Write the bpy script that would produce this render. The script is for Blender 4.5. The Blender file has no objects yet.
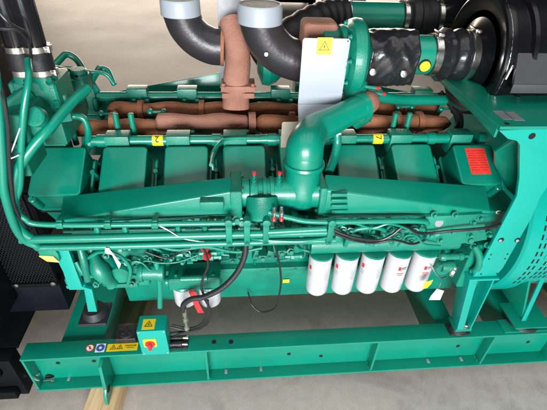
import bpy, bmesh, math, random
from mathutils import Vector as V, Matrix
random.seed(4)
S = bpy.context.scene
COL = S.collection
# ------------------------------------------------------------------ camera, world, light, exposure
F, PX, PY = 410.0, 273.5, 205.0
cX = V((4700, 100, -410)).normalized()
cZ = V((24, 540, 410)); cZ = (cZ - cX * cX.dot(cZ)).normalized()
cY = cZ.cross(cX)
R3 = Matrix((cX, cY, cZ))                      # camera space -> world
CAM = V((0, 0, 1.84))
cd = bpy.data.cameras.new('camera'); cam = bpy.data.objects.new('camera', cd); COL.objects.link(cam)
cam.matrix_world = Matrix.Translation(CAM) @ R3.to_4x4()
cd.sensor_fit = 'HORIZONTAL'; cd.sensor_width = 36; cd.lens = 36 * F / 547
cd.clip_start = .02; cd.clip_end = 200
S.camera = cam
def at(px, py, y):                             # a point of the place seen at (px, py) and standing at depth y
    d = R3 @ V(((px - PX) / F, -(py - PY) / F, -1.0))
    return CAM + d * (y / d.y)
def atz(px, py, z):
    d = R3 @ V(((px - PX) / F, -(py - PY) / F, -1.0))
    return CAM + d * ((z - CAM.z) / d.z)

w = bpy.data.worlds.new('World'); S.world = w; w.use_nodes = True
wt = w.node_tree; bg = wt.nodes['Background']
bg.inputs[0].default_value = (.85, .93, 1, 1); bg.inputs[1].default_value = .03
def area(name, loc, target, sx, sy, power, col):
    l = bpy.data.lights.new(name, 'AREA'); l.shape = 'RECTANGLE'; l.size = sx; l.size_y = sy
    l.energy = power; l.color = col
    o = bpy.data.objects.new(name, l); COL.objects.link(o); o.location = loc
    o.rotation_euler = (V(target) - V(loc)).to_track_quat('-Z', 'Y').to_euler()
    return o
area('hall_door_light', (-.3, -4.2, 1.75), (0.2, 1.2, .7), 3.2, 1.7, 700, (.96, .985, 1))
for i, x in enumerate((-2.6, -.7, 1.2, 3.1)):
    area('roof_light', (x, -.6, 6.5), (x, -.6, 0), 1.2, 5, 36, (1, .97, .94))
area('far_door_light', (0, 19, 3.2), (0, 8, 0), 16, 4, 2400, (1, .86, .70))
S.view_settings.view_transform = 'Standard'; S.view_settings.look = 'None'
S.view_settings.exposure = 0; S.view_settings.gamma = 1
S.render.engine = 'CYCLES'; S.cycles.max_bounces = 6

# ------------------------------------------------------------------ materials
def mat(name, col, rough=.4, metal=0, coat=0, bump=0, bscale=60, var=0, vscale=6, var_col=None, spec=.5, dust=0, dust_col=(.30,.26,.2)):
    m = bpy.data.materials.new(name); m.use_nodes = True
    nt = m.node_tree; b = nt.nodes['Principled BSDF']
    b.inputs['Base Color'].default_value = (*col, 1)
    b.inputs['Roughness'].default_value = rough; b.inputs['Metallic'].default_value = metal
    b.inputs['Coat Weight'].default_value = coat; b.inputs['Coat Roughness'].default_value = .12
    b.inputs['Specular IOR Level'].default_value = spec
    tc = nt.nodes.new('ShaderNodeTexCoord')
    def noise(scale, detail=4):
        n = nt.nodes.new('ShaderNodeTexNoise'); n.inputs['Scale'].default_value = scale
        n.inputs['Detail'].default_value = detail
        nt.links.new(tc.outputs['Object'], n.inputs['Vector']); return n
    last = None
    if var:
        n = noise(vscale); r = nt.nodes.new('ShaderNodeValToRGB')
        r.color_ramp.elements[0].position = .35; r.color_ramp.elements[1].position = .68
        c2 = var_col or tuple(c * (1 - var) for c in col)
        r.color_ramp.elements[0].color = (*c2, 1); r.color_ramp.elements[1].color = (*col, 1)
        nt.links.new(n.outputs['Fac'], r.inputs['Fac']); last = r.outputs['Color']
        nt.links.new(last, b.inputs['Base Color'])
        mr = nt.nodes.new('ShaderNodeMapRange'); mr.inputs['To Min'].default_value = rough * .75; mr.inputs['To Max'].default_value = min(1, rough * 1.3)
        n2 = noise(vscale * 3.1); nt.links.new(n2.outputs['Fac'], mr.inputs['Value']); nt.links.new(mr.outputs['Result'], b.inputs['Roughness'])
    if dust:                                    # settled dust and overspray in broken patches
        n = noise(19, 6); r = nt.nodes.new('ShaderNodeValToRGB')
        r.color_ramp.elements[0].position = .52; r.color_ramp.elements[1].position = .75
        r.color_ramp.elements[0].color = (0, 0, 0, 1); r.color_ramp.elements[1].color = (dust,) * 3 + (1,)
        nt.links.new(n.outputs['Fac'], r.inputs['Fac'])
        mx = nt.nodes.new('ShaderNodeMix'); mx.data_type = 'RGBA'
        nt.links.new(r.outputs['Color'], mx.inputs['Factor'])
        if last: nt.links.new(last, mx.inputs['A'])
        else: mx.inputs['A'].default_value = (*col, 1)
        mx.inputs['B'].default_value = (*dust_col, 1)
        nt.links.new(mx.outputs['Result'], b.inputs['Base Color'])
    if bump:
        n = noise(bscale, 3); bp = nt.nodes.new('ShaderNodeBump'); bp.inputs['Strength'].default_value = bump
        bp.inputs['Distance'].default_value = .004
        nt.links.new(n.outputs['Fac'], bp.inputs['Height']); nt.links.new(bp.outputs['Normal'], b.inputs['Normal'])
    return m
M = {}
TC = (.0, .212, .138)
M['teal'] = mat('teal_paint', TC, .33, coat=.22, bump=.10, bscale=70, var=.16, vscale=4, dust=.12, dust_col=(.02, .09, .07))
M['cast'] = mat('teal_cast_paint', TC, .38, coat=.2, bump=.28, bscale=280, var=.28, vscale=9, dust=.35, dust_col=(.008, .06, .045))
M['plate'] = mat('teal_plate_paint', (.0, .300, .238), .33, coat=.2, bump=.06, bscale=40, var=.04)
M['black'] = mat('black_gloss_paint', (.008, .008, .010), .16, coat=.5, bump=.05, bscale=20)
M['mattblack'] = mat('black_matt_paint', (.0025, .003, .004), .6, var=.3, spec=.12)
M['drum'] = mat('black_drum_paint', (.004, .004, .005), .27, coat=.15, bump=.04, bscale=20, spec=.35)
M['rubber'] = mat('black_rubber', (.014, .014, .016), .5, bump=.25, bscale=90, var=.3)
M['wire'] = mat('black_cable', (.012, .012, .013), .38)
M['film'] = mat('black_plastic_film', (.012, .012, .014), .27, coat=.2, bump=.5, bscale=30)
M['iron'] = mat('raw_black_steel', (.030, .032, .040), .34, metal=.3, bump=.2, bscale=75, var=.45, vscale=11, var_col=(.045, .037, .038))
M['rust'] = mat('rusty_cast_iron', (.36, .18, .13), .75, bump=.6, bscale=120, var=.4, vscale=9, var_col=(.24, .105, .07), spec=.25)
M['darkrust'] = mat('heat_browned_iron', (.36, .14, .07), .72, bump=.6, bscale=110, var=.45, vscale=9, spec=.25)
M['steel'] = mat('zinc_plated_steel', (.78, .76, .72), .24, metal=1, bump=.1, bscale=90, var=.2)
M['white'] = mat('white_filter_paint', (.45, .46, .475), .3, coat=.3, var=.03)
M['shield'] = mat('white_painted_sheet', (.37, .405, .46), .35, var=.05)
M['greysheet'] = mat('grey_sheet_metal', (.30, .31, .33), .45, var=.25, vscale=12, bump=.1)
M['cap'] = mat('frosted_plastic_cap', (.33, .37, .41), .45, var=.1)
M['captop'] = mat('cap_tape_face', (.34, .33, .31), .6, var=.2, vscale=25)
M['yellow'] = mat('yellow_sticker', (.90, .62, .01), .45)
M['ybright'] = mat('yellow_label', (.95, .80, .02), .45)
M['red'] = mat('red_plastic', (.55, .02, .025), .35)
M['redlabel'] = mat('red_label', (.80, .045, .03), .5, var=.08, vscale=60)
M['ink'] = mat('black_ink', (.015, .015, .015), .5)
M['lightink'] = mat('dark_red_ink', (.42, .02, .02), .5)
M['paper'] = mat('white_paper', (.82, .82, .80), .7)
M['blueink'] = mat('blue_ink', (.03, .10, .45), .5)
M['orange'] = mat('orange_rubber', (.65, .24, .03), .5)
M['tanplate'] = mat('beige_plate', (.42, .38, .30), .5, var=.2)
M['darksheet'] = mat('dark_grey_sheet', (.045, .045, .050), .42, var=.2)
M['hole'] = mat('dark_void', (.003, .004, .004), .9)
M['navy'] = mat('navy_steel', (.003, .004, .009), .5, var=.2, spec=.15)
M['mesh'] = mat('guard_mesh_wire', (.010, .010, .012), .45, spec=.25)

def floor_mat():
    m = bpy.data.materials.new('sealed_concrete'); m.use_nodes = True; nt = m.node_tree; b = nt.nodes['Principled BSDF']
    tc = nt.nodes.new('ShaderNodeTexCoord')
    def n(s, d=6, dist=0):
        x = nt.nodes.new('ShaderNodeTexNoise'); x.inputs['Scale'].default_value = s; x.inputs['Detail'].default_value = d
        x.inputs['Distortion'].default_value = dist; nt.links.new(tc.outputs['Object'], x.inputs['Vector']); return x
    def ramp(src, a, b_, ca, cb):
        r = nt.nodes.new('ShaderNodeValToRGB'); r.color_ramp.elements[0].position = a; r.color_ramp.elements[1].position = b_
        r.color_ramp.elements[0].color = (*ca, 1); r.color_ramp.elements[1].color = (*cb, 1)
        nt.links.new(src, r.inputs['Fac']); return r.outputs['Color']
    def mixc(mode, fac, a, b_):
        x = nt.nodes.new('ShaderNodeMix'); x.data_type = 'RGBA'; x.blend_type = mode
        x.inputs['Factor'].default_value = fac; nt.links.new(a, x.inputs['A']); nt.links.new(b_, x.inputs['B']); return x.outputs['Result']
    c = ramp(n(1.3, 8).outputs['Fac'], .32, .7, (.45, .405, .37), (.56, .51, .465))
    c2 = ramp(n(22, 8, .6).outputs['Fac'], .38, .66, (.90, .895, .89), (1, 1, 1))
    c = mixc('MULTIPLY', 1, c, c2)
    c = mixc('MULTIPLY', 1, c, ramp(n(260, 3).outputs['Fac'], .30, .55, (.78, .77, .76), (1, 1, 1)))
    c = mixc('MULTIPLY', 1, c, ramp(n(3.4, 9, 1.2).outputs['Fac'], .30, .46, (.80, .79, .78), (1, 1, 1)))
    vo = nt.nodes.new('ShaderNodeTexVoronoi'); vo.feature = 'DISTANCE_TO_EDGE'; vo.inputs['Scale'].default_value = 1.1
    wn = n(2.5, 5); va = nt.nodes.new('ShaderNodeVectorMath'); va.operation = 'ADD'
    nt.links.new(tc.outputs['Object'], va.inputs[0]); nt.links.new(wn.outputs['Color'], va.inputs[1]); nt.links.new(va.outputs[0], vo.inputs['Vector'])
    c3 = ramp(vo.outputs['Distance'], .0, .006, (.62, .61, .60), (1, 1, 1)); c = mixc('MULTIPLY', .3, c, c3)
    nt.links.new(c, b.inputs['Base Color'])
    b.inputs['Roughness'].default_value = .42
    mr = nt.nodes.new('ShaderNodeMapRange'); mr.inputs['To Min'].default_value = .5; mr.inputs['To Max'].default_value = .62
    nt.links.new(n(1.2).outputs['Fac'], mr.inputs['Value']); nt.links.new(mr.outputs['Result'], b.inputs['Roughness'])
    bp = nt.nodes.new('ShaderNodeBump'); bp.inputs['Strength'].default_value = .06; bp.inputs['Distance'].default_value = .002
    nt.links.new(n(60).outputs['Fac'], bp.inputs['Height']); nt.links.new(bp.outputs['Normal'], b.inputs['Normal'])
    return m
def wood_mat():
    m = bpy.data.materials.new('pine_timber'); m.use_nodes = True; nt = m.node_tree; b = nt.nodes['Principled BSDF']
    tc = nt.nodes.new('ShaderNodeTexCoord'); mp = nt.nodes.new('ShaderNodeMapping'); mp.inputs['Scale'].default_value = (28, 1.6, 28)
    nt.links.new(tc.outputs['Object'], mp.inputs['Vector'])
    n = nt.nodes.new('ShaderNodeTexNoise'); n.inputs['Scale'].default_value = 1.6; n.inputs['Detail'].default_value = 7; n.inputs['Distortion'].default_value = .8
    nt.links.new(mp.outputs['Vector'], n.inputs['Vector'])
    r = nt.nodes.new('ShaderNodeValToRGB'); r.color_ramp.elements[0].position = .3; r.color_ramp.elements[1].position = .65
    r.color_ramp.elements[0].color = (.40, .24, .11, 1); r.color_ramp.elements[1].color = (.66, .47, .27, 1)
    nt.links.new(n.outputs['Fac'], r.inputs['Fac']); nt.links.new(r.outputs['Color'], b.inputs['Base Color'])
    b.inputs['Roughness'].default_value = .7
    bp = nt.nodes.new('ShaderNodeBump'); bp.inputs['Strength'].default_value = .3; bp.inputs['Distance'].default_value = .003
    nt.links.new(n.outputs['Fac'], bp.inputs['Height']); nt.links.new(bp.outputs['Normal'], b.inputs['Normal'])
    return m
M['wood'] = wood_mat(); M['floor'] = floor_mat()

# ------------------------------------------------------------------ mesh helpers
def NB(): return bmesh.new()
def bevel_all(bm, faces_or_verts, r, seg=2, ang=25):
    es = set()
    for v in faces_or_verts:
        for e in v.link_edges:
            if len(e.link_faces) == 2 and e.calc_face_angle(0) > math.radians(ang): es.add(e)
    if es and r > 0: bmesh.ops.bevel(bm, geom=list(es), offset=r, segments=seg, affect='EDGES', profile=.6, clamp_overlap=True)
def merge(dst, src):
    me = bpy.data.meshes.new('tmp'); src.to_mesh(me); src.free(); dst.from_mesh(me); bpy.data.meshes.remove(me)
def hexa(bm, pts, r=0, seg=2):                 # 8 points: bottom ring 0-3, top ring 4-7
    b = NB(); vs = [b.verts.new(p) for p in pts]
    for q in ((3, 2, 1, 0), (4, 5, 6, 7), (0, 1, 5, 4), (1, 2, 6, 5), (2, 3, 7, 6), (3, 0, 4, 7)): b.faces.new([vs[i] for i in q])
    bmesh.ops.recalc_face_normals(b, faces=b.faces)
    bevel_all(b, list(b.verts), r, seg); merge(bm, b)
def box(bm, lo, hi, r=.002, seg=2):
    (x0, y0, z0), (x1, y1, z1) = lo, hi
    hexa(bm, [(x0, y0, z0), (x1, y0, z0), (x1, y1, z0), (x0, y1, z0), (x0, y0, z1), (x1, y0, z1), (x1, y1, z1), (x0, y1, z1)], r, seg)
def obox(bm, c, u, v, n, a, b_, h, r=.002, seg=2):  # oriented box, half sizes a,b_,h
    c, u, v, n = V(c), V(u).normalized(), V(v).normalized(), V(n).normalized()
    P = [c + u * (sx * a) + v * (sy * b_) + n * (sz * h) for sz in (-1, 1) for sx, sy in ((-1, -1), (1, -1), (1, 1), (-1, 1))]
    hexa(bm, P, r, seg)
def prism(bm, poly, ext, r=0, seg=2):          # polygon (3-d points) pushed along vector ext
    b = NB(); ext = V(ext); a = [b.verts.new(V(p)) for p in poly]; c = [b.verts.new(V(p) + ext) for p in poly]
    n = len(a); b.faces.new(a); b.faces.new(c[::-1])
    for i in range(n): b.faces.new((a[i], a[(i + 1) % n], c[(i + 1) % n], c[i]))
    bmesh.ops.recalc_face_normals(b, faces=b.faces)
    bevel_all(b, list(b.verts), r, seg); merge(bm, b)
def spline(pts, n=8):
    pts = [V(p) for p in pts]
    if len(pts) < 3: return pts
    P = [pts[0] * 2 - pts[1]] + pts + [pts[-1] * 2 - pts[-2]]; out = []
    for i in range(1, len(P) - 2):
        p0, p1, p2, p3 = P[i - 1:i + 3]
        for k in range(n):
            t = k / n
            out.append(.5 * ((2 * p1) + (p2 - p0) * t + (2 * p0 - 5 * p1 + 4 * p2 - p3) * t * t + (3 * p1 - p0 - 3 * p2 + p3) * t ** 3))
    out.append(pts[-1]); return out
def round_path(pts, rad, n=6):                 # straight runs joined by bends
    pts = [V(p) for p in pts]; out = [pts[0]]
    for i in range(1, len(pts) - 1):
        a, b, c = pts[i - 1:i + 2]; u = (a - b); w_ = (c - b); d = min(rad, u.length * .48, w_.length * .48)
        p = b + u.normalized() * d; q = b + w_.normalized() * d
        for k in range(n + 1):
            t = k / n; out.append(p * (1 - t) ** 2 + b * 2 * t * (1 - t) + q * t * t)
    out.append(pts[-1]); return out
def tube(bm, path, r, seg=14, rfun=None, flat=1.0, cap=True):
    path = [V(p) for p in path]; n = len(path)
    T = [(path[min(i + 1, n - 1)] - path[max(i - 1, 0)]).normalized() for i in range(n)]
    up = V((0, 0, 1)) if abs(T[0].z) < .9 else V((1, 0, 0))
    nrm = (up - T[0] * up.dot(T[0])).normalized(); rings = []
    for i, p in enumerate(path):
        nrm = (nrm - T[i] * nrm.dot(T[i])).normalized(); bi = T[i].cross(nrm)
        rr = r if rfun is None else rfun(i / (n - 1)) 
        rings.append([bm.verts.new(p + nrm * (math.cos(a) * rr) + bi * (math.sin(a) * rr * flat)) for a in [2 * math.pi * k / seg for k in range(seg)]])
    for i in range(n - 1):
        for k in range(seg): bm.faces.new((rings[i][k], rings[i][(k + 1) % seg], rings[i + 1][(k + 1) % seg], rings[i + 1][k]))
    if cap: bm.faces.new(rings[0][::-1]); bm.faces.new(rings[-1])
def lathe(bm, org, axis, prof, seg=32, ph=0, arc=None):
    org, ax = V(org), V(axis).normalized()
    u = ax.orthogonal().normalized(); 
    if abs(ax.x) > .9: u = V((0, 0, 1)); u = (u - ax * u.dot(ax)).normalized()
    w_ = ax.cross(u); rings = []
    for t, r in prof:
        if r < 1e-5: rings.append([bm.verts.new(org + ax * t)]); continue
        rings.append([bm.verts.new(org + ax * t + u * (math.cos(ph + 2 * math.pi * k / seg) * r) + w_ * (math.sin(ph + 2 * math.pi * k / seg) * r)) for k in range(seg)])
    for a, b in zip(rings, rings[1:]):
        for k in range(seg):
            k2 = (k + 1) % seg
            q = [a[k % len(a)], a[k2 % len(a)], b[k2 % len(b)], b[k % len(b)]]
            q = list(dict.fromkeys(q))
            if len(q) > 2: bm.faces.new(q)
    if len(rings[0]) > 1: bm.faces.new(rings[0][::-1])
    if len(rings[-1]) > 1: bm.faces.new(rings[-1])
def bolt(bm, p, d, r=.006, h=.005, washer=True):
    p, d = V(p), V(d).normalized()
    if washer: lathe(bm, p, d, [(-.004, r * 1.5), (.0012, r * 1.5)], 14)
    lathe(bm, p, d, [(0, r), (h * .8, r), (h, r * .8)], 6)
def clampband(bm, org, axis, r, wdt=.013):     # worm-drive band with its screw housing
    lathe(bm, org, axis, [(-wdt / 2, r - .004), (-wdt / 2, r), (wdt / 2, r), (wdt / 2, r - .004)], 36)
def O(name, bm, m, parent=None, label=None, ang=32, loc=None):
    bmesh.ops.recalc_face_normals(bm, faces=bm.faces)
    me = bpy.data.meshes.new(name)
    if loc is not None: bmesh.ops.translate(bm, verts=bm.verts, vec=-V(loc))
    bm.to_mesh(me); bm.free()
    for mm in (m if isinstance(m, (list, tuple)) else [m]): me.materials.append(M[mm])
    me.polygons.foreach_set('use_smooth', [True] * len(me.polygons)); me.set_sharp_from_angle(angle=math.radians(ang))
    o = bpy.data.objects.new(name, me); COL.objects.link(o)
    if loc is not None: o.location = loc
    if parent is not None: o.parent = parent
    if label: o['label'] = label
    return o
def thing(o, label, cat, group=None):
    o['label'] = label; o['category'] = cat
    if group: o['group'] = group
    return o
def dup(src, parent, off):                     # copy of a part with its sub-parts, moved by off
    c = src.copy(); COL.objects.link(c); c.parent = parent; c.location = src.location + V(off)
    for ch in list(src.children):
        d = ch.copy(); COL.objects.link(d); d.parent = c
    return c
def text(name, s, size, loc, right, up, m, parent, depth=.0004, align='CENTER'):
    cu = bpy.data.curves.new('t', 'FONT'); cu.body = s; cu.size = size; cu.extrude = depth; cu.align_x = align; cu.align_y = 'CENTER'
    t = bpy.data.objects.new('t', cu); COL.objects.link(t); dg = bpy.context.evaluated_depsgraph_get()
    me = bpy.data.meshes.new_from_object(t.evaluated_get(dg)); bpy.data.objects.remove(t)
    r_, u_ = V(right).normalized(), V(up).normalized(); n_ = r_.cross(u_).normalized(); u_ = n_.cross(r_)
    me.transform(Matrix.Translation(V(loc)) @ Matrix((r_, u_, n_)).transposed().to_4x4())
    me.materials.clear(); me.materials.append(M[m])
    o = bpy.data.objects.new(name, me); COL.objects.link(o); o.parent = parent; return o
def sheet(bm, c, right, up, hw, hh, t=.0008, r=0, rc=0):
    r_, u_ = V(right).normalized(), V(up).normalized(); n_ = r_.cross(u_).normalized(); c = V(c)
    if rc: 
        pts = []
        for (sx, sy, a0) in ((1, 1, 0), (-1, 1, 90), (-1, -1, 180), (1, -1, 270)):
            for k in range(5):
                a = math.radians(a0 + k * 22.5); pts.append(c + r_ * (sx * (hw - rc) + math.cos(a) * rc) + u_ * (sy * (hh - rc) + math.sin(a) * rc))
    else: pts = [c + r_ * (sx * hw) + u_ * (sy * hh) for sx, sy in ((-1, -1), (1, -1), (1, 1), (-1, 1))]
    prism(bm, pts, n_ * t, r)
def tri_sign(c, right, up, s, parent, inner=True, mk='yellow'):   # black triangle outline with a lightning bolt
    r_, u_ = V(right).normalized(), V(up).normalized(); n_ = r_.cross(u_).normalized(); c = V(c)
    b = NB(); P = [c + u_ * s, c + (-r_ * .87 - u_ * .5) * s, c + (r_ * .87 - u_ * .5) * s]; Q = [c + (p - c) * .8 for p in P]
    for i in range(3):
        j = (i + 1) % 3; prism(b, [P[i], P[j], Q[j], Q[i]], n_ * .0005)
    z = [(.05, .45), (-.22, -.02), (0, -.02), (-.1, -.38), (.2, .1), (.0, .1), (.14, .45)]
    prism(b, [c + r_ * (x * s) + u_ * (y * s * .9) for x, y in z], n_ * .0005)
    return O('warning_symbol', b, 'ink', parent)

# ------------------------------------------------------------------ setting
b = NB()
vs = [b.verts.new(p) for p in ((-60, -30, 0), (60, -30, 0), (60, 90, 0), (-60, 90, 0))]; b.faces.new(vs)
fl = O('floor', b, 'floor'); fl['kind'] = 'structure'

def timber(x0, y0, x1, y1, wd, h, label):
    a = V((x0, y0, 0)); c = V((x1, y1, 0)); d = (c - a).normalized(); s = V((d.y, -d.x, 0)); L = (c - a).length
    bm = NB(); box(bm, (-wd / 2, 0, 0), (wd / 2, L, h), .004)
    o = O('timber_bearer', bm, 'wood'); o.location = (x0, y0, .001); o.rotation_euler.z = math.atan2(d.y, d.x) - math.pi / 2
    return thing(o, label, 'timber', 'timber bearers under the base frame')

# ------------------------------------------------------------------ the generator set
G = bpy.data.objects.new('diesel_generator', None); COL.objects.link(G); G.location = (.13, 1.475, 0)
thing(G, 'large teal green V-shaped diesel generator set with white oil filters on a steel base frame', 'generator')
_O = O
def O(name, bm, m, parent=None, label=None, ang=32, loc=None):
    if parent is G:
        bmesh.ops.translate(bm, verts=bm.verts, vec=-G.location)
    return _O(name, bm, m, parent, label, ang, loc)
# every sub-part shares the space of its part, whose origin stays at the set's own base (offset handled here)
_done = False
def sub(name, bm, m, parent, label=None, ang=32):
    bmesh.ops.translate(bm, verts=bm.verts, vec=-G.location)
    return _O(name, bm, m, parent, label, ang)
def subtext(*a, **k):
    o = text(*a, **k); o.data.transform(Matrix.Translation(-G.location)); return o
def subsign(*a, **k):
    o = tri_sign(*a, **k); o.data.transform(Matrix.Translation(-G.location)); return o
XR = V((1, 0, 0)); YB = V((0, 1, 0)); ZU = V((0, 0, 1))

# --- base frame: two I-section rails and cross members
def rail(y0, sgn, x0=-.872, x1=2.6):
    bm = NB(); zb, zt, fw = .10, .34, .078
    ya, yb_ = sorted((y0, y0 + sgn * fw)); yw = y0 + sgn * .058
    box(bm, (x0, ya, zt - .012), (x1, yb_, zt), .003); box(bm, (x0, ya, zb), (x1, yb_, zb + .012), .003)
    box(bm, (x0 + .001, yw - .005, zb + .0125), (x1 - .001, yw + .005, zt - .0125), 0)
    o = O('base_rail', bm, 'teal', G)
    return o, yw
R1, YW = rail(.992, 1)
R2, _ = rail(1.958, -1)
b = NB(); box(b, (-.895, .94, .10), (-.874, 1.06, .337), .003)
for px, dx in ((206, 0), (375, 0), (484, 0)):
    g = NB(); X = at(px, 357, .995).x
    box(g, (X - .005, .9945, .1125), (X + .005, YW - .0052, .3275), .0015); sub('gusset', g, 'teal', R1)
    for sx in (-1, 1):
        g = NB(); n = 22; tube(g, [V((X + sx * .0065, 1.0 + (YW - 1.008) * k / n, .1145)) for k in range(n + 1)], .003, 6, lambda t: .0028 + .0009 * math.sin(t * 75)); tube(g, [V((X + sx * .0065, YW - .0065, .115 + .21 * k / 50)) for k in range(51)], .003, 6, lambda t: .0028 + .0009 * math.sin(t * 150)); sub('weld_bead', g, 'teal', R1)
g = NB(); X = at(547, 350, 1.0).x + .03; box(g, (X, .9945, .1125), (X + .01, YW - .0052, .3275), .0015); sub('gusset', g, 'teal', R1)
g = NB(); prism(g, [(-.871, .9945, .1125), (-.871, YW - .005, .1125), (-.871, YW - .005, .3275), (-.871, .9945, .3275)], (.009, 0, 0), .001)
sub('end_plate', g, 'teal', R1)
b.free()
# lifting eye: rounded plate standing proud of the rail
g = NB(); c = at(101, 372, .975); X = c.x
pts = []
for k in range(13):
    a = math.radians(200 + k * 140 / 12); pts.append((X, .955 + .035 * math.cos(a) , .135 + .045 * math.sin(a)))
poly = [(X, YW - .005, .318), (X, .965, .30)] + [(X, .955 - .042 * math.sin(math.radians(a)), .18 - .085 * (1 - math.cos(math.radians(a))) / 1.2) for a in (20, 50, 80, 110, 140, 165)] + [(X, YW - .005, .118)]
prism(g, poly, (.014, 0, 0), .003); sub('lifting_eye', g, 'teal', R1)
g = NB(); lathe(g, (X - .002, .957, .155), (1, 0, 0), [(0, .016), (.018, .016)], 20); sub('eye_hole', g, 'hole', R1)
for px, py in ((58, 363), (94, 361), (289, 354), (321, 356), (458, 346), (490, 343.5), (528, 342)):
    g = NB(); p = at(px, py, YW - .0052); lathe(g, p, (0, -1, 0), [(-.001, .009), (.0012, .009)], 16); sub('bolt_hole', g, 'hole', R1)
for px, py in ((53, 379), (69, 378.5), (226, 371.5), (261, 369), (428, 361), (461, 359)):
    g = NB(); p = atz(px, py, .112); box(g, (p.x - .006, p.y - .011, .111), (p.x + .006, p.y + .011, .1135), .001); sub('bolt_slot', g, 'greysheet', R1)
for px in (214, 231):
    g = NB(); p = atz(px, 342, .34); lathe(g, (p.x, p.y, .34), ZU, [(-.001, .010), (.0008, .010)], 16); sub('bolt_hole', g, 'hole', R1)
g = NB(); p = at(36, 372, YW - .006)
lathe(g, p + V((0, -.004, .0)), (0, -1, 0), [(0, .016), (.002, .016)], 20); lathe(g, p + V((.045, -.004, -.04)), (0, -1, 0), [(0, .018), (.002, .018)], 20)
sub('cable_hole', g, 'hole', R1)
for q in ((0, 0), (.045, -.04)):
    g = NB(); tube(g, [p + V((q[0] - .02, -.014, q[1] - .004)), p + V((q[0] + .02, -.016, q[1] + .006))], .0065); sub('cable_gland', g, 'steel', R1)
def cross(x0, x1, z0, z1, name='cross_member', y0=1.0715, y1=1.879):
    bm = NB(); box(bm, (x0, y0, z0), (x1, y1, z1), .003); return O(name, bm, 'teal', G)
p0 = atz(75, 343, .332); p1 = atz(133, 343, .332); cross(atz(60, 343, .332).x, atz(103, 340, .332).x, .20, .3265)
X0 = atz(437, 325, .33).x; cross(X0, X0 + .085, .18, .3265)
X0 = atz(505, 320, .33).x; cross(X0, X0 + .105, .18, .3265)
X0 = atz(600, 320, .33).x; cross(X0, X0 + .2, .18, .3265)

# --- crankcase, oil pan, heads
YC = 1.475
def casting(bm, prof, x0, x1, r=.004):          # side profile (y,z) pushed along x
    prism(bm, [(x0, y, z) for y, z in prof], (x1 - x0, 0, 0), r)
BX0, BX1 = -.52, 1.02
g = NB()
half = [(1.135, .67), (1.135, .80), (1.115, .83), (1.115, .90), (1.16, .935), (1.20, .96), (1.36, 1.02)]
casting(g, half + [(2 * YC - y, z) for y, z in half[::-1]], BX0, BX1)
BL = O('engine_block', g, 'cast', G)
g = NB(); box(g, (BX0 - .01, 1.105, .672), (BX1 + .01, 2 * YC - 1.105, .692), .003); BLg = sub('pan_rail', g, 'cast', BL)
g = NB(); half = [(1.165, .46), (1.15, .60), (1.15, .6705)]
casting(g, half + [(2 * YC - y, z) for y, z in half[::-1]], BX0 + .06, BX1 - .03); PAN = O('oil_pan', g, 'cast', G)
for i in range(14):
    X = BX0 + .09 + i * .108
    g = NB(); bolt(g, (X, 1.105, .682), (0, -1, 0), .005, .004); sub('bolt', g, 'cast', BL)
for i in range(9):
    X = BX0 + .1 + i * .17
    g = NB(); bolt(g, (X, 1.135, .735 + .02 * (i % 2)), (0, -1, 0), .006, .005); sub('bolt', g, 'cast', BL)
for i in range(8):                              # inspection cover plates with a raised rim
    X = BX0 + .14 + i * .19
    g = NB(); sheet(g, (X, 1.1345, .762), XR, ZU, .075, .026, .006, .0015, .012); sub('side_cover', g, 'cast', BL)

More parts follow.
